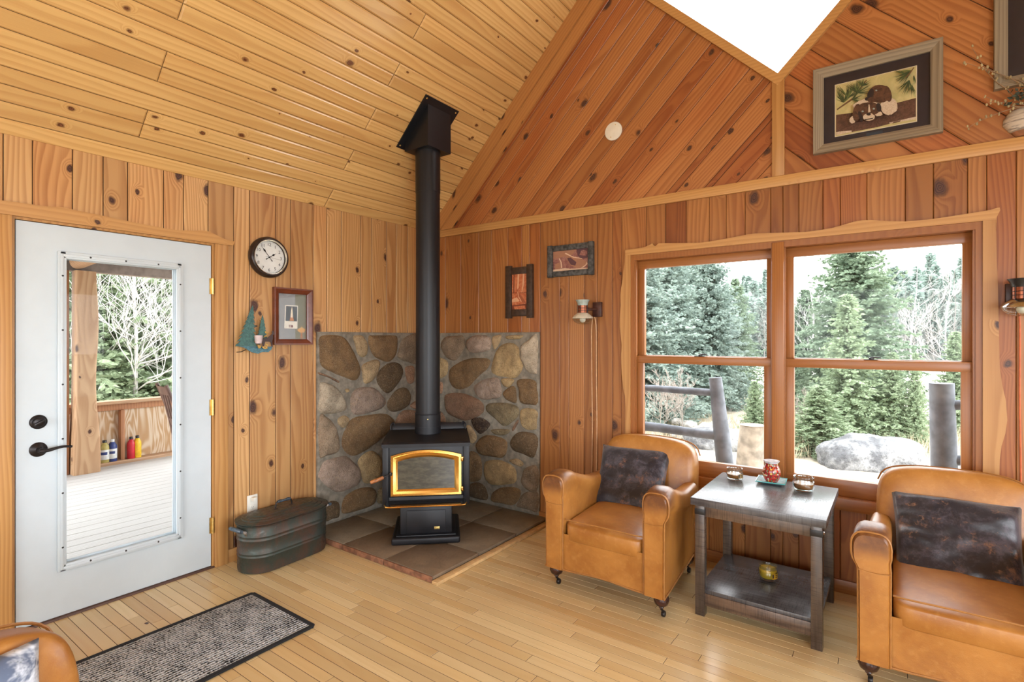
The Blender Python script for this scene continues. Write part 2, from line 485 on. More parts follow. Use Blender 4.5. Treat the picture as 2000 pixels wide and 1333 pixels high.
def _fur(name, c1, c2, c3, sc=7, rough=.35):
    n = NT(name); o = n.obj()
    a = n.noise(o, sc*1.2, 6, .75, .25); b = n.noise(o, sc*12, 3, .7, .2); h = n.noise(o, sc*1.7, 6, .75, .3)
    c = n.mix(n.rng(a, .42, .66), c1, c2); c = n.mix(n.mul(n.rng(h, .54, .68), .8), c, c3)
    c = n.mix(n.mul(n.rng(b, .5, .7), .5), c, c1)
    n.bsdf(c, rough, 0, n.bump(b, .25, .003), sheen=.3); return n.mat
M_pillow = _fur('dark_wolf_print', (.009,.008,.014), (.075,.070,.090), (.24,.11,.06), 9)
M_pillow2 = _fur('dark_wolf_print_wide', (.010,.009,.014), (.070,.060,.075), (.22,.11,.06), 8)
def _pil3():
    n = NT('snow_scene_print'); o = n.obj(); x, y, z = n.sep(o)
    a = n.noise(n.scale(o, (5, 5, 12)), 1, 4, .7, .8); b = n.noise(o, 45, 3, .7)
    c = n.mix(n.rng(a, .40, .62), (.10,.13,.20), (.74,.78,.84)); c = n.mix(n.mul(n.rng(b, .62, .72), .6), c, (.10,.14,.09))
    n.bsdf(c, .6); return n.mat
M_pillow3 = _pil3()
def _rug():
    n = NT('woven_rug'); o = n.obj(); x, y, z = n.sep(o)
    # loops in rows that run along Y
    row = n.m('SINE', n.mul(x, 2*PI/.018)); w = n.noise(n.xyz(n.mul(x, 60.), n.mul(y, 130.), 0.), 1, 3, .75)
    l = n.noise(n.xyz(n.mul(x, 9.), n.mul(y, 12.), 0.), 1, 3, .6); big = n.noise(n.xyz(n.mul(x, 130.), n.mul(y, 70.), 4.), 1, 2, .7)
    f = n.add(n.add(n.mul(w, .7), n.mul(big, .45)), n.add(n.mul(row, .07), n.mul(n.sub(l, .5), .35)))
    c = n.ramp(f, [(.0,(.012,.012,.014)), (.46,(.013,.014,.018)), (.51,(.12,.13,.145)), (.575,(.52,.55,.575)), (.9,(.78,.81,.83))])
    n.bsdf(c, .95, 0, n.bump(n.add(w, n.mul(row, .5)), .8, .008), spec=.1); return n.mat
M_rug = _rug()
M_rugedge = plain('black_rug_binding', (.012,.013,.016), .9)
M_barn = wood('weathered_frame', (.30,.24,.165), (.17,.13,.085), axis='X', kfrac=.1, rings=90, wob=2, rough=.75, tint=.1)
M_barnz = wood('weathered_frame_z', (.30,.24,.165), (.17,.13,.085), axis='Z', kfrac=.1, rings=90, wob=2, rough=.75, tint=.1)
M_darkframe = plain('dark_brown_frame', (.045,.024,.014), .5, var=.35, scale=40)
M_blueframe = plain('worn_slate_frame', (.060,.060,.058), .6, var=.6, scale=45)
M_mahog = plain('mahogany_frame', (.145,.036,.014), .28, var=.2, scale=20)
def flat(name, col, rough=.5, **kw): return plain(name, col, rough, var=.05, **kw)
def mottled(name, c1, c2, c3, sc, rough=.4):
    n = NT(name); o = n.obj(); a = n.noise(o, sc, 5, .7, .8); b = n.noise(o, sc*3.1, 4, .7, 1.5)
    c = n.mix(n.rng(a, .38, .64), c1, c2); c = n.mix(n.mul(n.rng(b, .54, .68), .8), c, c3)
    n.bsdf(c, rough); return n.mat
# ---------------------------------------------------------------- room shell
RW = 5.888; RL = -7.0; EAVE = 2.45; RIDGE_X = 2.944; RIDGE_Z = EAVE + RIDGE_X
TH = .018
def clip(poly, hp):
    """poly: list of (u,v,d); keep a*u+b*v<=c"""
    a, b, c = hp; out = []
    for i in range(len(poly)):
        p, q = poly[i], poly[(i+1) % len(poly)]
        fp = a*p[0]+b*p[1]-c; fq = a*q[0]+b*q[1]-c
        if fp <= 0: out.append(p)
        if (fp < 0 < fq) or (fq < 0 < fp):
            t = fp/(fp-fq); out.append(tuple(p[j]+(q[j]-p[j])*t for j in range(3)))
    return out

def boards(mb, O, U, V, N, vs, u0, u1, regions, cham=.003, gap=.0008, joints=None, seed=1, mat=0):
    rg = random.Random(seed); O = Vector(O); U = Vector(U); V = Vector(V); N = Vector(N)
    flip = U.cross(V).dot(N) < 0
    for i in range(len(vs)-1):
        va, vb = sorted((vs[i], vs[i+1])); va += gap; vb -= gap
        js = joints(i) if joints else []
        cuts = [u0] + sorted(j for j in js if u0 < j < u1) + [u1]
        for k in range(len(cuts)-1):
            ua, ub = cuts[k]+(gap if k else 0), cuts[k+1]-(gap if k < len(cuts)-2 else 0)
            rnd = (rg.random(), rg.random()); uo = rg.random()*5; vm = (va+vb)/2 + rg.uniform(-.02, .02)
            c = cham; d1 = TH; d0 = TH-c
            inn = [(ua+c, va+c, d1), (ub-c, va+c, d1), (ub-c, vb-c, d1), (ua+c, vb-c, d1)]
            outr = [(ua, va, d0), (ub, va, d0), (ub, vb, d0), (ua, vb, d0)]
            polys = [inn] + [[outr[q], outr[(q+1) % 4], inn[(q+1) % 4], inn[q]] for q in range(4)]
            for reg in regions:
                for p in polys:
                    for hp in reg:
                        p = clip(p, hp)
                        if len(p) < 3: break
                    if len(p) < 3: continue
                    if flip: p = p[::-1]
                    mb.add([O+U*a+V*b+N*d for a, b, d in p], [tuple(range(len(p)))], mat, [[(a+uo, b-vm) for a, b, d in p]], rnd)

# floor: narrow maple strips running parallel to the window wall
fl = MB(); nrow = int(-RL/.0572)+1
flr = random.Random(5)
def fj(i):
    g = random.Random(100+i); x = -g.random()*.9; o = []
    while x < RW: o.append(x); x += g.uniform(.35, 1.25)
    return o
boards(fl, (0, 0, -TH), (1,0,0), (0,-1,0), (0,0,1), [k*.0572 for k in range(nrow+1)], 0, RW, [[]], cham=.0010, gap=.0011, joints=fj, seed=3)
fl.box(0, RW, RL, 0, -.20, -.006, 1)
struct(fl.build('floor', [M_floor, M_gap], smooth=0), 'pale yellow maple strip floor of narrow boards')

# left wall (door wall): vertical boards of uneven width
DY0, DY1, DZ = -2.905, -1.948, 2.062
edges_px = [-60, 6.6, 64, 142, 202, 250, 320, 359, 407, 457, 488, 539, 568, 612, 639, 667, 705, 726, 755, 774, 796, 818]
le = [WX(x, 440).y for x in edges_px]
le = [-7.0 + .14*k for k in range(int((le[0]+7.0)/.14)+1)][:-1] + le + [-.09, 0.0]
wl = MB()
boards(wl, (-TH,0,0), (0,0,1), (0,1,0), (1,0,0), le, 0, EAVE+.02, [[(0,1,DY0)], [(0,-1,-DY1)], [(0,-1,-DY0),(0,1,DY1),(-1,0,-DZ)]], cham=.0035, gap=.0017, seed=21)
for y0, y1, z0, z1 in ((RL, DY0, -.2, EAVE), (DY1, .16, -.2, EAVE), (DY0, DY1, DZ, EAVE), (DY0, DY1, -.2, -.022)):
    wl.box(-.16, -.008, y0, y1, z0, z1, 1)
struct(wl.build('wall_left', [M_wall, M_gap], smooth=0), 'knotty pine board wall with the white glazed door')

# back wall (window wall) lower part, vertical boards
WX0, WX1, WZ0, WZ1 = 1.985, 3.890, .500, 2.062
e2 = [848, 870, 900, 935, 960, 992, 1019, 1034, 1055, 1093, 1111, 1141, 1166, 1196, 1214, 1262, 1300, 1340, 1385, 1418, 1455, 1505, 1529, 1560, 1607, 1641, 1693, 1768, 1823, 1890, 1927, 1985]
be = [0.0] + [WY(x, 450).x for x in e2]
while be[-1] < RW-.16: be.append(be[-1] + .13)
be[-1] = RW
wb = MB()
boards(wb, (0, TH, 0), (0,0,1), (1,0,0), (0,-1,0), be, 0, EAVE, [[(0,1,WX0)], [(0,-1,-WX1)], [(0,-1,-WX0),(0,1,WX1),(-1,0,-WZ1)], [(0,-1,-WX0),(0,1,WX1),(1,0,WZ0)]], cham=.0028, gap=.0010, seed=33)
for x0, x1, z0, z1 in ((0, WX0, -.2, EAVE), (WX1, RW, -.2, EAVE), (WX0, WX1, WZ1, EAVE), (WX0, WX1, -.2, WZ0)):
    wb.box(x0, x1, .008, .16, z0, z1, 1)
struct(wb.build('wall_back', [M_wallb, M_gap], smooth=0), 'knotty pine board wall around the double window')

# gable above: diagonal boards that follow the two roof slopes, round a diamond window
DB = 3.028; DS = .965     # bottom corner and half diagonal of the diamond hole
DCZ = DB + DS
gb = MB(); s2 = math.sqrt(.5)
lowers = [1.429-.42,1.429-.28,1.429-.15,1.429, 1.613, 1.76, 1.889, 2.085, 2.248, 2.315, 2.508, 2.559, 2.708, 2.83, 2.944]
lx = [0, .125, .252, .33, .453, .60, .712, .86] + lowers[0:]
vsL = sorted(set(round((EAVE+.01-x)*s2, 4) for x in lx))      # v = (z-x)/sqrt2
vsL = [v for v in vsL if v < (EAVE)*s2+.01]
vsL = [vsL[0]-.12] + vsL
# frame: u=(x+z)/sqrt2, v=(z-x)/sqrt2
A = s2
def hpx(x=None, z=None): pass
# half planes in (u,v): x=(u-v)s2, z=(u+v)s2
L_x = (A, -A, RIDGE_X)                 # x<=ridge
L_z = (-A, -A, -(EAVE-.03))            # z>=eave
L_roof = (0, 1, EAVE*s2 + .005)        # z-x<=eave
below = (1, 0, (DB+RIDGE_X)*s2)        # x+z<=
above = (-1, 0, -(DB+RIDGE_X)*s2)
upl = (0, -1, -((DCZ-(RIDGE_X-DS))*s2))   # z-x>= upper left diamond edge
boards(gb, (0, TH, 0), (s2,0,s2), (-s2,0,s2), (0,-1,0), vsL, 1.5, 6.2, [[L_x, L_z, L_roof, below], [L_x, L_roof, above, upl]], cham=.0035, gap=.0012, seed=41)
# mirrored right half, x' = 2*ridge - x
wid = .135
vsR = []
v = EAVE*s2+.01
k = 0
rr = random.Random(8)
while v > -1.0:
    vsR.append(v); v -= rr.uniform(.12, .21)
vsR = sorted(vsR)
boards(gb, (2*RIDGE_X, TH, 0), (-s2,0,s2), (s2,0,s2), (0,-1,0), vsR, 1.5, 6.2, [[L_x, L_z, L_roof, below], [L_x, L_roof, above, upl]], cham=.005, gap=.0015, seed=47)
# solid core behind, as convex pieces
def core(poly): gb.prism(poly, .008, .16, 1, ax='y')
for sgn in (1, -1):
    X = lambda x: x if sgn == 1 else 2*RIDGE_X - x
    for poly in ([(0, EAVE-.03), (RIDGE_X, EAVE-.03), (RIDGE_X, DB), (RIDGE_X-DS, DCZ), (.0, EAVE)],
                 [(0, EAVE), (RIDGE_X-DS, DCZ), (RIDGE_X, DCZ+DS), (RIDGE_X, RIDGE_Z)]):
        core([(X(a), b) for a, b in poly])
struct(gb.build('wall_gable', [M_gable, M_gap], smooth=0), 'gable of diagonal pine boards above the window wall')

# ceiling slopes: horizontal boards parallel to the side walls
cl = MB()
pitch = .0604*math.sqrt(2)
nb = int(RIDGE_X*math.sqrt(2)/pitch)+1
cv = [k*pitch for k in range(nb)] + [RIDGE_X*math.sqrt(2)]
def cj(i):
    base = -1.142 if (i//2) % 2 == 0 else -2.402
    return [base - 2.51*k for k in range(4)]
boards(cl, Vector((0,0,EAVE)) + Vector((-s2,0,s2))*TH, (0,1,0), (s2,0,s2), (s2,0,-s2), cv, RL, 0, [[]], cham=.0085, gap=.0012, joints=cj, seed=55)
boards(cl, Vector((RW,0,EAVE)) + Vector((s2,0,s2))*TH, (0,1,0), (-s2,0,s2), (-s2,0,-s2), cv, RL, 0, [[]], cham=.0085, gap=.0012, joints=cj, seed=56)
for sgn in (1, -1):
    X = lambda x: x if sgn == 1 else RW - x
    p = [(X(-.3), EAVE-.3+.012), (X(RIDGE_X), RIDGE_Z+.012), (X(RIDGE_X), RIDGE_Z+.22), (X(-.3), EAVE-.3+.22)]
    cl.prism(p, RL, .12, 1, ax='y')
struct(cl.build('ceiling', [M_ceil, M_gap], smooth=0), 'sloping ceiling of long varnished pine boards')

# the two walls behind the camera, each with wide window openings
M_plainwall = M_wall
wr = MB()
boards(wr, (RW+TH,0,0), (0,0,1), (0,-1,0), (-1,0,0), [.14*k for k in range(51)], 0, EAVE+.02, [[(0,1,.7)], [(0,-1,-3.1),(0,1,3.6)], [(0,-1,-6.2)], [(0,-1,-.7),(0,1,3.1),(1,0,.6)], [(0,-1,-.7),(0,1,3.1),(-1,0,-2.1)], [(0,-1,-3.6),(0,1,6.2),(1,0,.6)], [(0,-1,-3.6),(0,1,6.2),(-1,0,-2.1)]], seed=61)
for y0, y1, z0, z1 in ((RL, -6.2, -.2, EAVE), (-3.6, -3.1, -.2, EAVE), (-.7, 0, -.2, EAVE), (-6.2, -3.6, -.2, .6), (-6.2, -3.6, 2.1, EAVE), (-3.1, -.7, -.2, .6), (-3.1, -.7, 2.1, EAVE)):
    wr.box(RW+.008, RW+.16, y0, y1, z0, z1, 1)
struct(wr.build('wall_right', [M_wall, M_gap], smooth=0))
wf = MB()
boards(wf, (0,RL-TH,0), (0,0,1), (1,0,0), (0,1,0), [.14*k for k in range(43)], 0, RIDGE_Z, [[(0,1,.9)], [(0,-1,-5.0)], [(0,-1,-.9),(0,1,5.0),(1,0,.5)], [(0,-1,-.9),(0,1,5.0),(-1,0,-2.3)]], seed=62)
for x0, x1, z0, z1 in ((0, .9, -.2, EAVE), (5.0, RW, -.2, EAVE), (.9, 5.0, -.2, .5), (.9, 5.0, 2.3, EAVE)):
    wf.box(x0, x1, RL-.16, RL-.008, z0, z1, 1)
wf.prism([(0,EAVE),(RW,EAVE),(RIDGE_X,RIDGE_Z)], RL-.16, RL-.008, 1, ax='y')
struct(wf.build('wall_front', [M_wall, M_gap], smooth=0))

# ---------------------------------------------------------------- trim
tn = [0]
def trim(mb, mats, label=None, smooth=30):
    tn[0] += 1
    return struct(mb.build('trim_%d' % tn[0], mats, smooth=smooth), label)
# horizontal band between wall and gable
b = MB(); b.box(0.0, RW, -.020, 0, 2.384, 2.448, bev=.003); trim(b, M_trX, 'horizontal pine band along the foot of the gable')
# two rake boards along the left roof slope
def rake(d0, d1, th):
    b = MB(); w0, w1 = d0, d1     # vertical offsets below the roof line
    # top ends at the diamond/ridge
    poly = [(0+max(0,0), EAVE-w0), (RIDGE_X, RIDGE_Z-w0), (RIDGE_X, RIDGE_Z-w1), (w1*0, EAVE-w1)]
    poly = [(.0, EAVE-w0), (RIDGE_X, RIDGE_Z-w0), (RIDGE_X, RIDGE_Z-w1), (w1-w0, EAVE-w0)]
    return poly
n_r = NT('rake'); 
M_rake = wood('pine_rake', (.48,.22,.07), (.33,.12,.033), kfrac=.35, ks=6, krad=(.04,.08), rings=50, wob=3, tint=.1, ringamt=.4)
def rakeboard(off0, off1, t, lab):
    b = MB(); u = Vector((s2,0,s2)); nrm = Vector((s2,0,-s2))
    # corner points: start on the band, end at the ridge
    def P(off, end):
        if end == 0: x = off; z = EAVE            # along eave height
        else: x = RIDGE_X; z = RIDGE_Z - off
        return (x, z)
    poly = [P(off0,0), P(off0,1), P(off1,1), P(off1,0)]
    vs = [Vector((x, -t, z)) for x, z in poly] + [Vector((x, 0, z)) for x, z in poly]
    c = .003
    uv = [[(x*1.414, 0 if k in (0,1) else (off1-off0)*.707) for k, (x, z) in enumerate(poly)]]
    b.add(vs, [(3,2,1,0)], 0, [uv[0][::-1]], (.3+off0, .6+off0))
    for k in range(4):
        b.add([vs[k], vs[(k+1)%4], vs[(k+1)%4+4], vs[k+4]], [(0,1,2,3)], 0, [[(poly[k][0]*1.41,0),(poly[(k+1)%4][0]*1.41,0),(poly[(k+1)%4][0]*1.41,.02),(poly[k][0]*1.41,.02)]], (.3, .6))
    trim(b, M_rake, lab, smooth=0)
rakeboard(.0, .145, .034, 'outer rake board under the left roof slope')
rakeboard(.150, .285, .020, 'inner rake board under the left roof slope')
def rakeR():
    b = MB()
    poly = [(RW, EAVE), (RIDGE_X, RIDGE_Z), (RIDGE_X, RIDGE_Z-.2), (RW-.2, EAVE)]
    b.prism(poly, -.03, 0, ax='y'); trim(b, M_trX, smooth=0)
rakeR()
# centre post of the gable
b = MB(); b.box(2.912, 2.980, -.020, 0, 2.448, 3.05, bev=.002); trim(b, M_trZ, 'short upright pine board below the diamond window')
# diamond window 3: frame + glass
def dia(r): return [(RIDGE_X, DCZ-r), (RIDGE_X+r, DCZ), (RIDGE_X, DCZ+r), (RIDGE_X-r, DCZ)]
b = MB()
r0, r1 = DS+.03, DS-.045
for k in range(4):
    a, c = dia(r0)[k], dia(r0)[(k+1)%4]; d, e = dia(r1)[(k+1)%4], dia(r1)[k]
    b.prism([a, c, d, e], -.022, .0, ax='y')
    a, c = dia(DS)[k], dia(DS)[(k+1)%4]
    b.prism([a, c, d, e], .0, .14, ax='y')
dw = struct(b.build('window_3', M_trX, smooth=0), 'diamond shaped gable window')
b = MB(); b.prism(dia(r1+.005), .10, .108, ax='y'); b.build('glass_pane', M_glass, dw, smooth=0)
# baseboards
b = MB(); b.box(0, .016, DY1+.075, 0, 0, .085, bev=.003); b.box(0, .016, RL, DY0-.08, 0, .085, bev=.003)
struct(b.build('baseboard_left', M_trY), 'low pine baseboard of the door wall')
b = MB(); b.box(.0, RW, -.016, 0, 0, .075, bev=.003)
struct(b.build('baseboard_back', M_wfX), 'low pine baseboard under the windows')

# ---------------------------------------------------------------- door 1
def z825(x, y): return (x/2.777, 240+y/2.777)
def pl(pts, f, plane, idx):
    out = []
    for p in pts:
        q = f(*p); w = plane(*q); out.append((w[idx], w[2]))
    return out
b = MB(); ytop = pl([(0,425),(250,458),(300,460),(330,462),(420,482),(560,510),(700,540),(880,575),(960,586),(1040,588),(1090,587),(1120,592),(1160,610),(1200,630),(1235,642),(1264,646)], z825, WX, 1)
ybot = [(-1.84, 2.062), (-3.1, 2.062)]
poly = [(-3.1, ytop[0][1])] + ytop + ybot
b.prism(poly[::-1], 0.0, .026, ax='x'); trim(b, M_trY, 'live edge header board over the white door', smooth=20)
b = MB(); b.box(0, .022, -1.948, -1.868, 0, 2.062, bev=.003); trim(b, M_trZ, 'pine casing on the hinge side of the door')
b = MB(); b.box(0, .022, -2.99, DY0, 0, 2.062, bev=.003); trim(b, M_trZ, 'pine casing on the latch side of the door')
door = thing('door_1', 'white panel door with one tall glass pane and bronze lever', 'door', (0, -2.427, 0))
del door['category']; door['kind'] = 'structure'
yc = -2.427
def dl(y): return y - yc
# jamb
b = MB()
for y0, y1, z0, z1 in ((DY0, DY0+.012, 0, DZ-.012), (DY1-.012, DY1, 0, DZ-.012), (DY0, DY1, DZ-.012, DZ)): b.box(-.16, .0, dl(y0), dl(y1), z0, z1)
b.build('jamb', M_trZ, door)
b = MB(); b.box(-.16, .012, dl(DY0), dl(DY1), -.02, .010, bev=.003); b.build('threshold', plain('dark_threshold', (.10,.05,.035), .5), door)
gy0, gy1, gz0, gz1 = -2.722, -2.138, .252, 1.905
b = MB()
y0, y1, z0, z1 = -2.888, -1.965, .014, 2.046
for a in ((y0, gy0, z0, z1), (gy1, y1, z0, z1), (gy0, gy1, z0, gz0), (gy0, gy1, gz1, z1)): b.box(-.048, -.004, dl(a[0]), dl(a[1]), a[2], a[3])
b.build('door_panel', M_white, door, smooth=0)
# moulded glazing frame, both faces, with screws
b = MB()
for xs, xe in ((-.004, .012), (-.060, -.048)):
    for (ya, yb, za, zb) in ((gy0-.008, gy0+.030, gz0-.008, gz1+.008), (gy1-.030, gy1+.008, gz0-.008, gz1+.008), (gy0, gy1, gz0-.008, gz0+.030), (gy0, gy1, gz1-.030, gz1+.008)):
        b.box(xs, xe, dl(ya), dl(yb), za, zb, bev=.005)
        b.box(xs-.001, xe+.004, dl(ya)+.009 if yb-ya < .1 else dl(ya)+.009, dl(yb)-.012 if yb-ya < .1 else dl(yb)-.009, za+.009, zb-.012, bev=.004)
gf = b.build('glazing_frame', M_white, door)
b = MB()
for k in range(6):
    z = gz0+.12 + k*(gz1-gz0-.24)/5
    for y in (gy0+.012, gy1-.012): b.lathe([(0,.004),(.005,.003),(.006,0)], 10, T(.013, dl(y), z) @ RY_(PI/2))
for y in (gy0+.13, (gy0+gy1)/2, gy1-.13):
    for z in (gz0+.012, gz1-.012): b.lathe([(0,.004),(.005,.003),(.006,0)], 10, T(.013, dl(y), z) @ RY_(PI/2))
split_build(b, 'screw_cap', M_blk, gf)
b = MB(); b.box(-.028, -.022, dl(gy0), dl(gy1), gz0, gz1); b.build('glass_pane', M_glass, door, smooth=0)
for z in (.27, 1.02, 1.79):
    b = MB(); b.tube([(.006, dl(-1.957), z-.05), (.006, dl(-1.957), z+.05)], .0075, 10)
    for k in range(5): b.tube([(.006, dl(-1.957), z-.05+k*.02), (.006, dl(-1.957), z-.046+k*.02)], .0088, 10)
    b.box(-.003, .001, dl(-1.975), dl(-1.948), z-.05, z+.05)
    b.build('hinge', M_hinge, door)
ly = -2.803
b = MB(); b.lathe([(0,.022),(.020,.022),(.024,.019),(.027,.010),(.033,.008),(.036,.004),(.036,0)], 28, T(-.004, dl(ly), 1.035) @ RY_(PI/2)); 
b.box(.016, .034, dl(ly)-.024, dl(ly)+.024, 1.029, 1.041, bev=.004, M=T(0,dl(ly),1.035) @ RX_(.5) @ T(0,-dl(ly),-1.035)); b.build('deadbolt', M_bronze, door)
b = MB(); b.lathe([(0,.030),(.012,.030),(.014,.018),(.028,.012),(.036,.006),(.037,0)], 28, T(-.004, dl(ly), .895) @ RY_(PI/2)); rose = b.build('handle_rose', M_bronze, door)
b = MB(); b.tube([(.02,dl(ly),.895),(.052,dl(ly),.895)], .012, 12)
b.tube(catmull([(.050,dl(ly)-.008,.895),(.054,dl(ly)+.02,.893),(.054,dl(ly)+.05,.898),(.054,dl(ly)+.085,.903),(.052,dl(ly)+.122,.897)], 5, False), [.0105]*5+[.0085]*5+[.007]*5+[.006]*6, 10); b.build('lever', M_bronze, rose)

# ---------------------------------------------------------------- windows 1 and 2 with one live-edge surround
def cL(x, y): return (1200+x/2.38, 400+y/2.38)
def cR(x, y): return (1500+x/2.38, 400+y/2.38)
top = pl([(57,213),(100,208),(140,202),(170,190),(183,182),(187,190),(196,196),(206,188),(211,182),(300,181),(400,180),(450,174),(500,165),(560,154),(620,142),(660,137),(720,135)], cL, WY, 0) + \
      pl([(0,135),(90,133),(180,130),(240,122),(300,112),(350,98),(400,83),(440,76),(480,75),(560,81),(640,82),(740,74),(820,63),(900,50),(980,38),(1030,29),(1060,20),(1073,18)], cR, WY, 0)
xr = pl([(1076,30),(1060,62),(1057,120)], cR, WY, 0)
head = [(top[0][0], 2.052)] + top + xr + [(xr[-1][0], 2.052)]
b = MB(); b.prism(head, -.026, 0, ax='y'); trim(b, M_trX, 'live edge head board over the double window', smooth=20)
left = pl([(57,213),(50,300),(44,350),(38,385),(34,420),(36,470),(31,530),(30,570),(36,610),(40,650),(37,720),(40,790),(47,850),(56,890),(58,950),(55,1060)], cL, WY, 0)
polyL = [(1.992, 2.052)] + [(x, min(z, 2.052)) for x, z in left[1:]] + [(left[-1][0], .49), (1.992, .49)]
polyL[1:1] = [(left[0][0], 2.052)]
b = MB(); b.prism(polyL, -.024, 0, ax='y'); trim(b, M_trZ, 'live edge casing left of the double window', smooth=20)
right = pl([(1057,120),(1060,250),(1066,400),(1070,600),(1074,760),(1086,840),(1102,910),(1109,1000),(1100,1060),(1082,1120),(1074,1180),(1072,1260)], cR, WY, 0)
polyR = [(3.882, 2.052), (right[0][0], 2.052)] + [(x, min(z, 2.05)) for x, z in right] + [(right[-1][0], .49), (3.882, .49)]
b = MB(); b.prism(polyR, -.024, 0, ax='y'); trim(b, M_trZ, 'live edge casing right of the double window', smooth=20)
b = MB(); b.box(1.93, 3.95, -.022, 0, .475, .545, bev=.003); trim(b, M_wfX, 'pine apron board below the double window')
# outer frame, mullion
def mkwin(name, xa, xb, label):
    w = struct(bpy.data.objects.new(name, None), label); COL.objects.link(w); w.location = (0,0,0)
    zt, zb = 2.044, .548
    b = MB()
    b.box(xa, xa+.030, -.012, .15, zb, zt-.030); b.box(xb-.030, xb, -.012, .15, zb, zt-.030); b.box(xa, xb, -.012, .15, zt-.030, zt+.012); b.box(xa, xb, -.012, .15, zb-.04, zb)
    # parting stops that catch the light
    b.box(xa+.0302, xa+.040, -.004, .010, zb+.001, zt-.031); b.box(xb-.040, xb-.0302, -.004, .010, zb+.001, zt-.031)
    b.build('window_frame', M_wfZ, w, smooth=0)
    def sash(nm, yf, z0, z1, st, rb, rt, x0, x1):
        b = MB()
        b.box(x0, x0+st, yf, yf+.036, z0, z1, bev=.003); b.box(x1-st, x1, yf, yf+.036, z0, z1, bev=.003)
        s = b.build(nm, M_wfZ, w)
        b = MB(); b.box(x0, x1, yf-.0015, yf+.037, z0, z0+rb, bev=.003); b.box(x0, x1, yf-.0015, yf+.037, z1-rt, z1, bev=.003)
        b.build('rail', M_wfX, s)
        b = MB(); b.box(x0+st-.004, x1-st+.004, yf+.016, yf+.021, z0+rb-.004, z1-rt+.004); b.build('glass_pane', M_glass, s, smooth=0)
        return s
    up = sash('upper_sash', .060, 1.290, 2.014, .046, .05, .055, xa+.030, xb-.030)
    lo = sash('lower_sash', .016, .548, 1.336, .050, .095, .052, xa+.034, xb-.034)
    xm = (xa+xb)/2
    b = MB(); b.box(xm-.035, xm+.030, .016, .05, 1.336, 1.341, bev=.001); b.lathe([(.013,0),(.013,.010),(.008,.013),(0,.013)], 16, T(xm, .034, 1.339)); b.box(xm-.006, xm+.045, .026, .038, 1.347, 1.355, bev=.003); b.build('sash_lock', M_bronze, w)
    return w
w1 = mkwin('window_1', 1.990, 2.944, 'left double hung window beside the mullion')
w2 = mkwin('window_2', 2.944, 3.885, 'right double hung window beside the mullion')
b = MB(); b.box(2.910, 2.978, -.020, .02, .53, 2.045, bev=.004); trim(b, M_wfZ, 'upright mullion between the two windows')
# ---------------------------------------------------------------- stone panels
A_ = lambda P: [(610+x/6.348, 640+y/6.348) for x, y in P]
C_ = lambda P: [(855+x/6.667, 640+y/6.667) for x, y in P]
D_ = lambda P: [(905+x/6.663, 820+y/6.663) for x, y in P]
BR=(.25,.15,.068); TAN=(.50,.36,.20); DK=(.14,.088,.043); GR=(.33,.245,.165); WH=(.60,.51,.38); RD=(.32,.18,.11); OL=(.30,.235,.13); PK=(.44,.33,.26); YE=(.56,.40,.20); BK=(.05,.03,.025)
LST = [
 (BR,[(75,120),(180,85),(330,85),(430,150),(520,300),(590,480),(600,580),(540,660),(420,630),(250,560),(110,470),(90,300)]),
 (TAN,[(515,110),(610,90),(650,130),(695,230),(680,330),(630,375),(570,330),(530,200)]),
 (BR,[(700,110),(760,75),(1000,75),(1065,130),(1050,330),(960,430),(860,410),(760,350),(705,230)]),
 (GR,[(1110,160),(1200,90),(1320,80),(1330,440),(1180,430),(1060,370),(1080,260)]),
 (TAN,[(620,470),(730,410),(820,400),(835,480),(790,620),(700,700),(640,690),(625,580)]),
 (DK,[(830,540),(930,450),(1030,430),(1110,470),(1130,580),(1060,700),(950,820),(850,760),(800,650)]),
 (RD,[(1155,500),(1265,485),(1255,680),(1180,680)]),
 (WH,[(100,690),(200,690),(300,740),(380,840),(440,970),(400,1040),(250,1075),(85,1060),(80,850)]),
 (PK,[(520,780),(620,740),(760,745),(850,810),(930,920),(880,1000),(720,1060),(540,1090),(480,1010),(480,880)]),
 (DK,[(960,880),(1050,770),(1160,745),(1225,830),(1200,960),(1080,1040),(970,1040),(930,960)]),
 (RD,[(1045,1150),(1090,1060),(1180,1020),(1300,1050),(1310,1210),(1050,1230)]),
 (TAN,[(320,1130),(400,1090),(460,1130),(440,1200),(390,1250),(325,1200)]),
 (YE,[(413,770),(450,760),(465,790),(430,810)]),
 (RD,[(75,585),(200,620),(330,690),(320,655),(100,560)]),
 (RD,[(1235,940),(1320,900),(1330,1020),(1225,990)]),
 (BR,[(500,1130),(700,1085),(900,1065),(990,1110),(1035,1190),(960,1300),(850,1396),(640,1546),(500,1601),(400,1536),(370,1436),(395,1306)]),
 (GR,[(85,1100),(180,1105),(260,1180),(310,1290),(335,1446),(310,1556),(180,1596),(85,1591)]),
 (PK,[(150,1656),(300,1606),(420,1591),(510,1656),(610,1786),(600,1926),(500,1996),(300,2046),(100,1896),(90,1776)]),
 (YE,[(600,1606),(720,1531),(800,1556),(865,1656),(870,1806),(760,1926),(640,1926),(600,1766),(565,1686)]),
 (BR,[(430,2076),(560,2006),(720,1981),(795,2036),(780,2166),(690,2296),(480,2366),(370,2306),(370,2186)]),
 (DK,[(180,2186),(330,2166),(340,2366),(250,2430),(170,2440)]),
 (OL,[(800,2106),(830,2006),(930,1986),(960,2190),(830,2220)]),
 (GR,[(900,1420),(1080,1330),(1290,1350),(1300,1560),(1080,1640),(930,1560)]),
 (BR,[(920,1720),(1150,1680),(1310,1750),(1290,1960),(1040,1990),(900,1880)]),
 (DK,[(1000,2060),(1200,2030),(1310,2090),(1300,2230),(1050,2240)]),
]
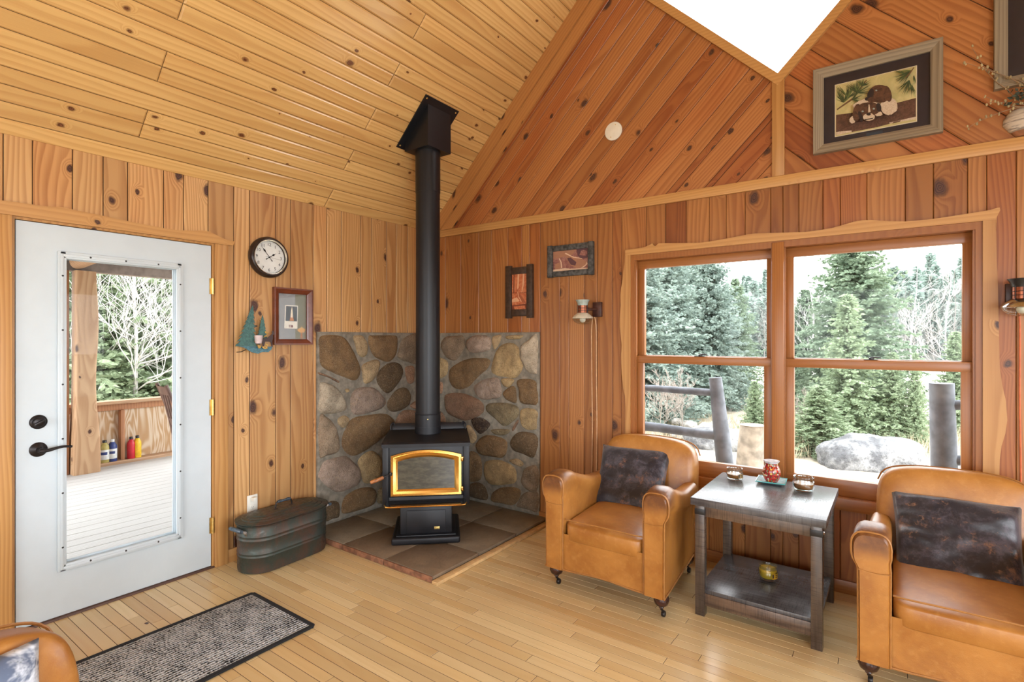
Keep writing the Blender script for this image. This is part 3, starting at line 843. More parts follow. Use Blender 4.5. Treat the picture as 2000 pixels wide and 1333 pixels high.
RST = [
 (C_,GR,[(40,200),(100,120),(250,75),(330,110),(345,260),(260,400),(200,440),(110,400),(50,300)]),
 (C_,PK,[(380,170),(470,100),(620,95),(690,150),(690,260),(640,310),(450,335),(380,270)]),
 (C_,TAN,[(705,130),(760,80),(825,90),(800,200),(740,290),(715,240)]),
 (C_,YE,[(880,120),(960,75),(1080,70),(1115,110),(1060,150),(920,155)]),
 (C_,YE,[(750,310),(830,225),(950,200),(1050,260),(1070,380),(1110,500),(1080,590),(1010,660),(850,650),(690,600),(700,450)]),
 (C_,WH,[(1090,230),(1180,160),(1335,90),(1335,550),(1270,610),(1180,590),(1130,500),(1080,380)]),
 (C_,BR,[(150,540),(280,450),(420,400),(600,395),(680,430),(640,540),(530,640),(400,770),(290,815),(190,780),(135,670)]),
 (C_,YE,[(-30,400),(110,430),(130,530),(100,630),(-30,670)]),
 (C_,PK,[(460,760),(560,690),(690,655),(790,660),(825,760),(820,900),(720,935),(570,940),(480,860)]),
 (C_,YE,[(820,680),(900,660),(990,690),(920,780),(850,760)]),
 (C_,BR,[(850,840),(960,760),(1020,820),(1020,980),(920,960),(860,910)]),
 (C_,BR,[(1030,690),(1150,665),(1270,700),(1310,800),(1300,1000),(1200,1010),(1080,980),(1050,800)]),
 (C_,RD,[(80,920),(130,860),(300,850),(430,890),(560,960),(600,1050),(560,1140),(380,1220),(230,1180),(110,1100)]),
 (C_,OL,[(640,1000),(750,980),(900,985),(1040,1040),(1050,1150),(940,1260),(850,1290),(750,1200),(620,1080)]),
 (C_,YE,[(1080,1070),(1200,1050),(1330,1100),(1310,1230),(1280,1333),(1140,1330),(1070,1220)]),
 (C_,BK,[(430,1200),(540,1170),(640,1210),(690,1270),(620,1350),(540,1390),(470,1310)]),
 (C_,RD,[(-30,720),(60,715),(62,830),(30,870),(-30,860)]),
 (C_,RD,[(-30,1080),(60,1120),(100,1240),(-30,1250)]),
 (D_,OL,[(370,130),(600,130),(570,190),(480,210),(390,180)]),
 (D_,BR,[(160,330),(230,230),(330,200),(480,230),(570,300),(560,430),(500,500),(420,495),(230,460),(180,410)]),
 (D_,DK,[(600,290),(700,170),(880,170),(980,230),(960,400),(900,500),(760,450),(640,400)]),
 (D_,TAN,[(590,530),(700,510),(780,570),(750,615),(650,580)]),
 (D_,YE,[(260,650),(290,540),(480,530),(640,600),(690,690),(680,820),(560,850),(390,860),(290,800)]),
 (D_,GR,[(770,690),(820,620),(990,620),(990,930),(850,930),(750,820)]),
 (D_,BR,[(370,960),(480,890),(650,880),(740,940),(700,1080),(620,1170),(500,1140),(360,1090)]),
 (D_,GR,[(700,1080),(780,960),(990,950),(975,1200),(880,1235),(690,1140)]),
 (D_,DK,[(80,850),(200,820),(290,900),(300,1080),(80,1030)]),
 (D_,BR,[(80,420),(220,500),(240,700),(200,800),(60,780)]),
 (D_,TAN,[(20,90),(90,80),(170,230),(110,320),(40,200)]),
 (D_,RD,[(630,130),(700,10),(720,30),(650,150)]),
 (C_,GR,[(-140,1500),(60,1450),(160,1600),(120,1780),(-120,1760)]),
 (C_,BR,[(-140,1850),(100,1830),(190,2000),(60,2180),(-140,2160)]),
]
def stone(mb, pts, Nrm, col, seed):
    rg = random.Random(seed)
    c = sum(pts, Vector())/len(pts)
    pts = [c + (p-c)*1.0 for p in pts]
    P = [Vector(q) for q in catmull([tuple(p) for p in pts], 6 if len(pts) < 9 else 4)]
    n = len(P); size = max((p-c).length for p in P)
    H = min(.040, .016+.12*size) * rg.uniform(.8, 1.15)
    rings = 7; vs = []
    tilt = Vector((rg.uniform(-1,1), rg.uniform(-1,1), rg.uniform(-1,1)))*.06
    for k in range(rings):
        s = 1 - (k/rings)**1.35*1.0
        h = H*(1-s**4.5)**.62
        for p in P:
            d = (p-c)*s; q = c + d
            nn = mnoise.noise(q*17+Vector((seed,0,0)))*.008 + mnoise.noise(q*45)*.0035
            vs.append(q + Nrm*(h + (nn if k else 0)*min(1, h/H+.2) + d.dot(tilt)*(1-s*.2)*(1 if k else 0)))
    vs.append(c + Nrm*(H + mnoise.noise(c*17)*.006))
    fs = []
    for k in range(rings-1):
        for i in range(n): fs.append((k*n+i, k*n+(i+1)%n, (k+1)*n+(i+1)%n, (k+1)*n+i))
    for i in range(n): fs.append(((rings-1)*n+i, (rings-1)*n+(i+1)%n, rings*n))
    j = rg.uniform(.85, 1.12)
    mb.add(vs, fs, 0, col=tuple(x*j for x in col))
def mortar(mb, fn, w, h, nu, nv):
    mb.grid(fn, nu, nv)
# left panel lies on x = 0, y from -1.213 to 0 ; right panel on y = 0, x from 0 to 1.217
SL = thing('stone_panel', 'fieldstone heat panel on the door wall left of the stove pipe', 'stone panel', (0, -.61, .04))
SR = thing('stone_panel', 'fieldstone heat panel on the window wall right of the stove pipe', 'stone panel', (.63, 0, .04))
def slab(parent, left):
    b = MB(); W = 1.213
    def f(u, v):
        a = u*W if left else .045+u*(W-.045); z = v*1.468
        p = Vector((a, 3.3 if left else 0, z)); d = .024 + mnoise.noise(p*9)*.005 + mnoise.noise(p*30)*.002
        if u in (0, 1) or v in (0, 1): d = .016
        return (d, -1.213+a+.61, z) if left else (a-.63+.004, -d, z)
    b.grid(f, 90, 110)
    if left: b.box(.001, .017, -1.213+.61, .60, .0, 1.468)
    else: b.box(-.580, .587, -.017, -.001, .0, 1.468)
    b.build('mortar_bed', M_mortar, parent, smooth=50)
slab(SL, True); slab(SR, False)
b = MB()
for k, (col, P) in enumerate(LST):
    pts = [WX(x, y, .030) for x, y in A_(P)]
    pts = [Vector((.020, min(max(p.y, -1.200), -.035), min(max(p.z, .075), 1.485))) - Vector((0, -.61, .04)) for p in pts]
    stone(b, pts, Vector((1,0,0)), col, k+1)
b.build('stones', M_stone, SL, smooth=180)
b = MB()
for k, (fn, col, P) in enumerate(RST):
    pts = [WY(x, y, -.030) for x, y in fn(P)]
    pts = [Vector((min(max(p.x, .085), 1.205), -.020, min(max(p.z, .075), 1.485))) - Vector((.63, 0, .04)) for p in pts]
    stone(b, pts[::-1], Vector((0,-1,0)), col, k+51)
b.build('stones', M_stone, SR, smooth=180)

# ---------------------------------------------------------------- hearth
HE = thing('hearth', 'square stove hearth of brown slate tiles in the corner', 'hearth', (.65, -.65, 0))
def tri_clip(poly, x0, x1, y0, y1): pass
b = MB(); b.box(-.645, .638, -.638, .645, .001, .016); b.build('base', M_gap, HE)
ts = 1.29/3
for i in range(3):
    for j in range(3):
        x0 = -.648+i*ts; y0 = .648-(j+1)*ts; g = .0035
        b = MB(); b.box(x0+g, x0+ts-g, y0+g, y0+ts-g, .0165, .040, bev=.004)
        b.build('tile', M_slate, HE)
b = MB()
for i in range(3):
    g = .004; x0 = -.648+i*ts
    b.box(x0+g, x0+ts-g, -.653, -.642, .001, .0375, bev=.003)
split_build(b, 'tile_edge', M_slateedge, HE)
b = MB(); b.box(.644, .692, -.66, .648, .001, .022, bev=.004); b.build('wood_edging', plain('pale_edging', (.60,.39,.18), .4, var=.15, scale=25), HE)

# ---------------------------------------------------------------- wood stove (local: +y towards the corner, -y is the front)
SX, SY = .620, -.660
ST = thing('wood_stove', 'black cast wood stove with a brass framed glass door', 'wood stove', (SX, SY, .040), R(43))
def stb(name, fn, mat=M_black, parent=ST, smooth=35):
    b = MB(); fn(b); return b.build(name, mat, parent, smooth)
Z0 = -.040   # numbers below are heights above the floor
def zz(z): return z+Z0
def f(b):
    b.box(-.235, .235, -.425, .06, zz(.0405), zz(.090), bev=.014, seg=3)
    b.box(-.205, .205, -.395, .03, zz(.085), zz(.098), bev=.005)
stb('base', f)
def f(b):
    b.box(-.180, .180, -.372, .0, zz(.095), zz(.300), bev=.012)
    b.box(-.135, .135, -.378, -.36, zz(.105), zz(.262), bev=.004)
stb('pedestal', f)
def f(b): b.box(.055, .093, -.3805, -.377, zz(.128), zz(.147), bev=.0015)
stb('badge', f, plain('small_gold_badge', (.55,.40,.13), .35, .6, var=.3, scale=120))
def f(b):
    b.box(-.292, .292, -.338, .13, zz(.285), zz(.712), bev=.006)
    # side cheeks and recessed front
    b.box(-.302, -.258, -.352, .13, zz(.285), zz(.712), bev=.006); b.box(.258, .302, -.352, .13, zz(.285), zz(.712), bev=.006)
    b.box(-.258, .258, -.350, -.330, zz(.285), zz(.352), bev=.004)
stb('firebox', f)
def f(b):
    n = 16; prof = []
    b.prism([(-.372,.0),(-.372,.024),(-.355,.034),(.155,.040),(.155,.0)][::-1], -.305, .305, ax='x', M=T(0,0,zz(.700)))
stb('top_plate', f, M_black, ST, 25)
def f(b):
    b.box(-.285, .285, .150, .165, zz(.735), zz(.790), bev=.004, M=T(0,.15,zz(.76)) @ RX_(-.35) @ T(0,-.15,-zz(.76)))
    for s in (-1, 1): b.tube(catmull([(s*.290,.13,zz(.735)),(s*.292,.135,zz(.775)),(s*.275,.15,zz(.792)),(s*.262,.15,zz(.775))], 5, False), .006, 8)
stb('rear_heat_shield', f)
# brass door: arched frame
def arch(wd, zb, zs, rise, n=18):
    P = [(-wd, zb), (wd, zb), (wd, zs)]
    for k in range(1, n): 
        t = k/n; x = wd*(1-2*t); P.append((x, zs + rise*(1-(x/wd)**2)))
    P.append((-wd, zs)); return P
o_ = arch(.240, zz(.366), zz(.640), .036); i_ = arch(.196, zz(.406), zz(.604), .030)
def ring(b, po, pi, y0, y1, fl=0.0):
    n = len(po); vs = [Vector((x, y1, z)) for x, z in po] + [Vector((x, y0, z)) for x, z in po] + [Vector((x, y0+fl, z)) for x, z in pi] + [Vector((x, y1, z)) for x, z in pi]
    fs = []
    for r in range(3):
        for k in range(n): fs.append((r*n+k, r*n+(k+1)%n, (r+1)*n+(k+1)%n, (r+1)*n+k))
    for k in range(n): fs.append((3*n+k, 3*n+(k+1)%n, (k+1)%n, k))
    b.add(vs, fs)
DOOR = MB(); ring(DOOR, arch(.243, zz(.363), zz(.642), .037), arch(.222, zz(.384), zz(.626), .035), -.366, -.338, 0)
ring(DOOR, arch(.226, zz(.380), zz(.629), .035), arch(.208, zz(.397), zz(.613), .032), -.374, -.350, .004)
ring(DOOR, arch(.210, zz(.395), zz(.614), .032), arch(.196, zz(.408), zz(.602), .030), -.368, -.345, .006)
door_s = DOOR.build('door_frame', M_brass, ST, 30)
def f(b): b.prism(arch(.199, zz(.405), zz(.604), .030)[::-1], -.358, -.350, ax='y')
stb('door_glass', f, M_stoveglass, door_s, 0)
def f(b):
    for z in (.40, .61): b.lathe([(0,-.016),(.009,-.016),(.011,-.010),(.011,.010),(.009,.016),(0,.016)], 14, T(.250, -.362, zz(z)))
b = MB(); f(b); split_build(b, 'hinge_knuckle', M_brass, door_s)
def f(b):
    b.lathe([(0,-.012),(.010,-.010),(.012,0),(.010,.010),(0,.012)], 14, T(-.243, -.372, zz(.520)))
    b.tube([(-.243,-.376,zz(.520)),(-.262,-.392,zz(.516)),(-.290,-.402,zz(.505))], .0045, 8)
hs = stb('latch', f, M_bronze)
def f(b):
    p = [(-.288,-.401,zz(.506)),(-.310,-.408,zz(.499)),(-.335,-.416,zz(.491)),(-.358,-.422,zz(.484)),(-.372,-.426,zz(.479))]
    b.tube(p, [.011,.0135,.0125,.0135,.010], 12)
stb('wooden_grip', f, plain('turned_grip', (.33,.12,.035), .4, var=.4, scale=70), hs)
def f(b):
    poly = [(-.268,-.335),(.268,-.335),(.275,-.440),(.262,-.476),(.24,-.482),(-.24,-.482),(-.262,-.476),(-.275,-.440)]
    b.prism(poly, zz(.318), zz(.330))
lip = stb('ash_lip', f, plain('black_enamel', (.012,.012,.014), .12, .0, var=.1))
def f(b):
    b.tube([(-.277,-.437,zz(.324)),(-.264,-.478,zz(.324)),(-.24,-.485,zz(.324)),(.24,-.485,zz(.324)),(.264,-.478,zz(.324)),(.277,-.437,zz(.324))], .0055, 8)
stb('brass_lip_trim', f, M_brass, lip)

# ---------------------------------------------------------------- stove pipe and ceiling support box
PI_ = thing('stove_pipe', 'tall matte black stove pipe rising from stove to ceiling box', 'stove pipe', (SX, SY, .742))
r = .0915
def seg(name, z0, z1, rr): 
    b = MB(); b.lathe([(rr,z0-.742),(rr,z1-.742)], 48, cap0=True, cap1=True); return b.build(name, M_pipe, PI_, 30)
seg('collar', .738, .790, .098)
l = seg('lower_section', .785, .885, r+.0045)
b = MB(); b.lathe([(r+.0045,.140),(r+.007,.143),(r+.007,.147),(r+.0045,.150)], 48); b.build('seam_ring', M_pipe, l)
b = MB(); b.lathe([(0,.005),(.004,.004),(.005,0)], 10, T((r+.004)*math.cos(-.8), (r+.004)*math.sin(-.8), .11) @ RZ_(-.8) @ RY_(PI/2)); b.build('screw', M_hinge, l)
seg('middle_section', .88, 2.58, r)
m_ = seg('upper_section', 2.57, 2.92, r+.003)
BX = thing('ceiling_support_box', 'black square flue support box set under the sloping boards', 'flue box', (SX, SY, 2.880))
h = .123
b = MB()
def top(x): return (EAVE + SX + x) - 2.880 - .004
vs = [(-h,-h,0),(h,-h,0),(h,h,0),(-h,h,0),(-h,-h,top(-h)),(h,-h,top(h)),(h,h,top(h)),(-h,h,top(-h))]
b.add(vs, [(0,3,2,1),(0,1,5,4),(1,2,6,5),(2,3,7,6),(3,0,4,7),(4,5,6,7)])
b.build('box', M_pipe, BX, 0)
b = MB(); Mf = T(0, 0, top(0)) @ RY_(-PI/4)
b.box(-.222, .222, -.178, .178, -.006, .003, M=Mf, bev=.001); b.build('flange', M_pipe, BX, 0)
b = MB()
for sx in (-1, 1):
    for sy in (-1, 1): b.lathe([(0,-.010),(.005,-.009),(.007,-.006)], 10, Mf @ T(sx*.2, sy*.155, 0))
split_build(b, 'screw', M_hinge, BX)

# ---------------------------------------------------------------- copper boiler tub
TU = thing('wash_boiler', 'oval tarnished copper wash boiler with lid beside the door', 'boiler', (.218, -1.602, 0), R(3))
def stadium(hl, r, n=14):
    P = []
    for k in range(n+1):
        a = -PI + PI*k/n; P.append((r*math.cos(a), -hl + r*math.sin(a)))
    for k in range(n+1):
        a = PI*k/n; P.append((r*math.cos(a), hl + r*math.sin(a)))
    return P
def loft(b, secs, capb=False, capt=False, mat=0):
    n = len(secs[0][0]); vs = []
    for P, z in secs: vs += [Vector((x, y, z)) for x, y in P]
    fs = []
    for i in range(len(secs)-1):
        for k in range(n): fs.append((i*n+k, i*n+(k+1)%n, (i+1)*n+(k+1)%n, (i+1)*n+k))
    if capb: fs.append(tuple(range(n-1,-1,-1)))
    if capt: fs.append(tuple(range((len(secs)-1)*n, len(secs)*n)))
    b.add(vs, fs, mat)
HLF, RT = .155, .142
b = MB(); S = lambda d: stadium(HLF, RT+d)
loft(b, [(S(-.012),.002),(S(-.002),.006),(S(0),.02),(S(0),.098),(S(.003),.101),(S(.003),.105),(S(0),.108),(S(0),.118),(S(.003),.121),(S(.003),.125),(S(0),.128),(S(.002),.200),(S(.006),.204),(S(.006),.209),(S(.002),.213),(S(.002),.224),(S(.006),.228),(S(.006),.233),(S(.002),.237),(S(.004),.290),(S(.010),.294),(S(.012),.300),(S(.006),.304),(S(-.01),.300)], True, False)
b.build('body', M_tub, TU, 50)
b = MB()
loft(b, [(S(-.004),.300),(S(.014),.306),(S(.016),.312),(S(.006),.316),(S(-.022),.317),(S(-.028),.322),(S(-.050),.324),(S(-.056),.329),(S(-.080),.331),(S(-.086),.336),(S(-.125),.338)], False, True)
lid = b.build('lid', M_tub, TU, 30)
b = MB()
hp = catmull([(0,-.060,.337),(0,-.060,.352),(0,-.052,.377),(0,-.040,.380)], 4, False) ; b.tube(hp, .0045, 8)
hp = catmull([(0,.060,.337),(0,.060,.352),(0,.052,.377),(0,.040,.380)], 4, False) ; b.tube(hp, .0045, 8)
b.box(-.010,.010,-.072,-.048,.337,.340); b.box(-.010,.010,.048,.072,.337,.340)
h_ = None; split_build(b, 'lid_bail', M_bronze, lid)
b = MB(); b.tube([(0,-.046,.380),(0,-.03,.381),(0,-.012,.380),(0,.012,.380),(0,.03,.381),(0,.046,.380)], [.009,.0115,.009,.009,.0115,.009], 12); b.build('grip', M_tubhandle, lid)
for s in (-1, 1):
    b = MB(); yb = s*(HLF+RT+.003)
    for sx in (-1, 1):
        b.tube(catmull([(sx*.045, yb-s*.022, .235),(sx*.046, yb-s*.006, .262),(sx*.05, yb+s*.026, .278)], 5, False), [.014]+[.012]*5+[.008]*5, 8)
    e = split_build(b, 'side_ear', plain('worn_tin_%d' % (s+1), (.32,.30,.28), .35, .7, var=.5, scale=40), TU)[0]
    b = MB(); b.tube([(-.062,yb+s*.026,.278),(-.03,yb+s*.026,.279),(0,yb+s*.026,.279),(.03,yb+s*.026,.279),(.062,yb+s*.026,.278)], [.011,.014,.0125,.014,.011], 12); b.build('side_grip', M_tubhandle, e)
# outlet behind it
OU = thing('wall_outlet', 'white wall outlet low on the boards behind the copper boiler', 'outlet', (0, -1.700, .345))
b = MB(); b.box(0, .006, -.036, .036, -.057, .057, bev=.003); b.build('cover_plate', M_whiteplastic, OU)
b = MB()
for z in (-.025, .025): b.box(.005, .009, -.017, .017, z-.014, z+.014, bev=.003)
rc = split_build(b, 'receptacle', M_whiteplastic, OU)[0]
b = MB()
for z in (-.025, .025):
    for y in (-.006, .006): b.box(.0088, .0094, y-.001, y+.001, z-.003, z+.006)
    b.lathe([(0,.0004),(.002,.0004),(.002,0)], 8, T(.0090, 0, z-.008) @ RY_(PI/2))
split_build(b, 'slot', M_blk, rc)
b = MB(); b.box(.009, .040, -.012, .014, .018, .045, bev=.004); b.build('white_plug', M_whiteplastic, OU)
# ---------------------------------------------------------------- club armchairs
def sect(xi, xo, zt, rb, z0=.125, nb=14, out=.026, inn=.004):
    """closed cross section of an arm (x inner<outer on +x side): straight sides below, swollen roll on top"""
    cx = (xi-inn + xo+out)/2; rx = (xo+out - xi+inn)/2; cz = zt-rb
    P = [(xi, z0), (xo, z0), (xo, z0+.10), (xo+.002, cz-rb*1.05)]
    for k in range(nb+1):
        a = -.50 + (PI+1.0)*k/nb
        P.append((cx + rx*math.copysign(abs(math.cos(a))**.62, math.cos(a)), cz + rb*math.copysign(abs(math.sin(a))**.72, math.sin(a))))
    P += [(xi-.001, cz-rb*1.05), (xi, z0+.10)]
    return P
def make_chair(label):
    c = thing('club_armchair', label, 'armchair', (0,0,0))
    # base box tapering to the back, with a gently scalloped lower edge
    b = MB()
    def ap(u, v):
        x = -.242+.484*u; z0 = .128 + .012*math.sin(PI*u)**2
        z = z0 + (.335-z0)*v
        return (x, -.386 - .006*math.sin(PI*u) + .004*math.sin(PI*v), z)
    b.grid(ap, 16, 6)
    b.box(-.245, .245, -.382, .30, .13, .30)
    b.prism([(-.345,-.37),(.345,-.37),(.292,.315),(-.292,.315)], .128, .30)
    b.build('seat_base', M_leather, c, 40)
    b = MB(); 
    b.tube([(x, -.390, .128+.012*math.sin(PI*(x+.242)/.484)**2) for x in [-.242+.0242*k for k in range(21)]], .005, 6)
    b.build('piping', M_pipingl, c)
    for s in (-1, 1):
        b = MB(); secs = []
        N = 22
        for k in range(N+1):
            t = k/N; y = -.398 + t*(.66)
            xo = .352 - .052*t; zt = .662 - .088*(3*min(1, max(0,(t-.12)/.62))**2 - 2*min(1, max(0,(t-.12)/.62))**3) + .018*math.sin(PI*min(1,t*3.2))*(1 if t < .31 else 0)
            rb = .072 - .014*t
            sc = 1.0; yy = y
            P = sect(.243, xo, zt, rb)
            if k == 0:
                cx = sum(p[0] for p in P)/len(P)
                P = [(cx+(x-cx)*.86, .125+(z-.125)*.975) for x, z in P]; yy = y-.004
            if k == 1: yy = -.388; cx=.3; P = [(cx+(x-cx)*.975, z-.003) for x, z in P]
            secs.append(([(s*x, z) for x, z in P], yy))
        n = len(secs[0][0]); vs = []
        for P, y in secs: vs += [Vector((x, y, z)) for x, z in P]
        fs = []
        for i in range(N):
            for k in range(n): fs.append((i*n+k, i*n+(k+1)%n, (i+1)*n+(k+1)%n, (i+1)*n+k))
        fs.append(tuple(range(n))); fs.append(tuple(range(N*n, N*n+n)))
        b.add(vs, fs)
        a = b.build('arm', M_leather, c, 70)
        b = MB()
        P = [(s*x, z) for x, z in sect(.243, .352, .662, .072)]
        b.tube([(x*1.0, -.391, z-.002) for x, z in P[1:]+P[:1]], .0045, 6)
        b.tube([(s*(.243+.109*k/6), -.4035, .505-.006*math.sin(PI*k/6)) for k in range(7)], .0028, 5)
        b.tube([(s*(.352-.052*t+.004), -.398+t*.66, .128) for t in [k/12 for k in range(13)]], .0045, 6)
        b.build('arm_piping', M_pipingl, a)
    # back: rounded slab that leans, top corners rounded
    b = MB()
    def wp(p):
        x, y, z = p
        t = (z+.285)/.57
        x *= 1.0 - .05*max(0, t-.6)
        if z > .12: z -= .026*(x/.3)**2
        y += .03*max(0, t-.75)*1.3
        y -= .012*math.cos(x*4)
        return (x, y, z)
    Mb = T(0, .315, .535) @ RX_(-.16)
    b.superq(.308, .088, .285, .34, .42, 44, 28, Mb @ RX_(0), warp=wp)
    bk = b.build('back', M_leather, c, 180)
    b = MB()
    b.tube([Mb @ Vector(wp((x, .060, .285*(1-(abs(x)/.312)**7)**.14 if abs(x) < .309 else .1))) for x in [-.306+.0153*k for k in range(41)]], .0045, 6)
    b.build('back_piping', M_pipingl, bk)
    # seat cushion
    b = MB()
    def ws(p):
        x, y, z = p
        if z > 0: z += .018*(1-(x/.24)**2)*(1-(y/.31)**2)
        return (x, y, z)
    b.superq(.238, .315, .054, .22, .20, 40, 18, T(0, -.082, .362) @ RX_(.05), warp=ws)
    sc_ = b.build('seat_cushion', M_leather, c, 180)
    b = MB(); b.tube([(x, -.390+.012*(abs(x)/.236)**8, .421-.004*(x/.236)**2) for x in [-.234+.0234*k for k in range(21)]], .0042, 6); b.build('cushion_piping', M_pipingl, sc_)
    for (x, y) in ((-.318, -.335), (.318, -.335), (-.262, .27), (.262, .27)):
        b = MB(); b.lathe([(0,.131),(.022,.131),(.020,.124),(.033,.121),(.040,.106),(.040,.090),(.033,.073),(.019,.063),(.012,.060),(.014,.056),(.011,.052),(0,.052)], 20, T(x, y, 0))
        lg = b.build('leg', M_darkleg, c, 50)
        b = MB(); b.tube([(x,y,.055),(x,y,.045),(x+.006,y+.010,.034),(x+.006,y+.016,.017)], [.007,.007,.006,.005], 8); b.lathe([(0,-.009),(.014,-.009),(.0165,-.006),(.0165,.006),(.014,.009),(0,.009)], 18, T(x+.006, y+.016, .0168) @ RY_(PI/2)); b.build('caster', M_bronze, lg, 40)
    return c
CH = make_chair('caramel leather club armchair between the stove and the side table')
CH.location = (2.215, -.545, 0)
CH['group'] = 'matching leather club armchairs'
C2 = copy_thing(CH, (3.750, -.560, 0), 0.0, 'caramel leather club armchair right of the side table, cut by the frame')
C3 = copy_thing(CH, (2.17, -3.402, 0), R(97), 'caramel leather club armchair of which only the back corner shows near the rug', None, (1, 1, .94))

def pillow(name, label, TLp, TRp, BLp, BRp, mat, thick=.07, seed=1, wr=.010):
    c = (TLp+TRp+BLp+BRp)/4
    nrm = ((TRp-TLp)+(BRp-BLp)).cross((BLp-TLp)+(BRp-TRp)).normalized()
    b = MB(); n = 30
    def P(u, v, side):
        # pinched corners
        uu = u; vv = v
        e = 1 - .055*math.sin(PI*v)**1.0 if False else 1
        p = TLp.lerp(TRp, u).lerp(BLp.lerp(BRp, u), v)
        cx, cy = (u-.5)*2, (v-.5)*2
        pull = .045
        p = p + (c-p)*pull*((1-cy*cy)*abs(cx)**3 + (1-cx*cx)*abs(cy)**3)
        h = ((1-cx**4)*(1-cy**4))**.55
        w = mnoise.noise(Vector((u*3.1+seed, v*6.5, side)))*wr + mnoise.noise(Vector((u*7+seed*3, v*9, side*3)))*wr*.5
        w += .35*wr*math.sin(14*(v+.35*u)+3*mnoise.noise(Vector((u*2,v*2,seed))))*math.exp(-((u-.25)**2+(v-.75)**2)*5)
        return p + nrm*side*(thick*h + w*min(1, h*2))
    b.grid(lambda u, v: P(u, v, 1) - c, n, n); b.grid(lambda u, v: P(u, 1-v, -1) - c, n, n)
    o = b.build(name, mat, None, 180, weld=.0005); o.location = c
    tag(o, label, 'pillow'); return o
pillow('throw_pillow', 'small dark wildlife print velvet pillow on the armchair beside the stove', WY(1178,868,-.265), WY(1311,882,-.265), WY(1158,992,-.50), WY(1292,1016,-.50), M_pillow, .066, 3)
pillow('throw_pillow', 'wide dark wildlife print velvet pillow on the right armchair', WY(1741,957,-.30), WY(1996,990,-.30), WY(1749,1132,-.56), WY(2012,1186,-.56), M_pillow2, .060, 9, .016)
p0 = Vector((2.200, -3.262, .790)); 
pillow('throw_pillow', 'pale snow scene print pillow at the lower left corner', WZ(76,1246,.755)+Vector((.04,-.42,-.01)), WZ(76,1246,.755), WZ(76,1246,.755)+Vector((.17,-.42,-.37)), WZ(76,1246,.755)+Vector((.13,.0,-.36)), M_pillow3, .05, 5, .012)

# ---------------------------------------------------------------- side table
TB = thing('side_table', 'grey brown plank side table with lower shelf between the armchairs', 'side table', (2.957, -.440, 0))
b = MB(); b.box(-.310, .310, -.325, .325, .583, .622, bev=.003); b.build('tabletop', M_tabX, TB)
b = MB()
for y in (-.290, .272): b.box(-.245, .245, y, y+.018, .522, .584, bev=.002)
split_build(b, 'apron', M_tabB, TB)
b = MB()
for x in (-.285, .267): b.box(x, x+.018, -.25, .25, .522, .584, bev=.002)
split_build(b, 'side_apron', M_tabB, TB)
b = MB(); b.box(-.282, .282, -.285, .285, .118, .138, bev=.002); b.build('shelf', M_tabX, TB)
b = MB()
for y in (-.292, .274): b.box(-.245, .245, y, y+.018, .055, .119, bev=.002)
split_build(b, 'shelf_rail', M_tabB, TB)
for sx in (-1, 1):
    for sy in (-1, 1):
        b = MB(); b.box(sx*.268-.024, sx*.268+.024, sy*.279-.022, sy*.279+.022, 0.0, .584, bev=.002)
        lg = b.build('leg', M_tabZ, TB)
        b = MB(); b.box(sx*.268-.026, sx*.268+.026, sy*.279-.024, sy*.279+.024, .532, .562, bev=.001); br_ = b.build('iron_bracket', M_blk, lg)
        b = MB(); b.lathe([(0,.006),(.006,.005),(.008,0)], 12, T(sx*(.268+.026), sy*.279, .547) @ RY_(sx*PI/2)); b.build('bolt', plain('bolt_steel', (.6,.6,.62), .25, 1.0), br_)
# ---------------------------------------------------------------- candles, mosaic warmer
M_jar = glass_pane('jar_glass', (.90,.94,.93), 2.6)
M_wax1 = plain('amber_wax', (.36,.13,.030), .35, var=.2, scale=20)
M_wax2 = plain('yellow_wax', (.72,.45,.035), .35, var=.1, scale=20)
M_soot = plain('candle_label', (.05,.03,.02), .5)
def jar(label, loc, r, h, wax, wh, cat='candle', lab=None, seed=0):
    c = thing('jar_candle', label, cat, loc)
    b = MB(); b.lathe([(0,.002),(r*.78,.002),(r*.86,.006),(r*.97,h*.25),(r,h*.5),(r*.97,h*.72),(r*.90,h*.82),(r*.92,h*.9),(r*.95,h*.97),(r*.93,h),(r*.88,h*.98),(r*.85,h*.84),(r*.92,h*.70),(r*.95,h*.5),(r*.92,h*.26),(r*.80,.012),(0,.012)], 36)
    g = b.build('glass_jar', M_jar, c, 60)
    b = MB(); b.lathe([(0,.0135),(r*.79,.0135),(r*.905,h*.26),(r*.93,min(wh,h*.5)),(r*.93,wh),(r*.6,wh-.003),(0,wh-.004)], 36); w = b.build('wax', wax, c, 60)
    b = MB(); b.tube([(0,0,wh-.005),(.001,0,wh+.012)], .0012, 6); b.build('wick', M_soot, w)
    if lab:
        b = MB(); z0, z1 = h*.24, h*.62
        b.lathe([(r*1.012,z0),(r*1.012,z1)], 10, RZ_(lab[0]), a0=-.42, a1=.42)
        p = b.build('paper_label', lab[1], g, 60)
        b = MB(); b.lathe([(r*1.018,z0+.006),(r*1.018,z1-.004)], 4, RZ_(lab[0]), a0=-.40, a1=-.22); 
        for q in range(3): b.lathe([(r*1.018,z0+.008+q*.010),(r*1.018,z0+.012+q*.010)], 6, RZ_(lab[0]), a0=-.05, a1=.33)
        b.build('label_print', M_soot, p, 60)
    return c
tz = .622
a = WZ(1434, 938, tz); jar('burned amber jar candle at the window end of the table, left of the mosaic warmer', (a.x, a.y+.012, tz), .047, .068, M_wax1, .036, lab=(R(-28), plain('amber_label', (.25,.16,.06), .5)))
a = WZ(1569, 960, tz); jar('half burned amber jar candle on the table, right of the mosaic warmer', (a.x, a.y+.014, tz), .054, .078, M_wax1, .042)
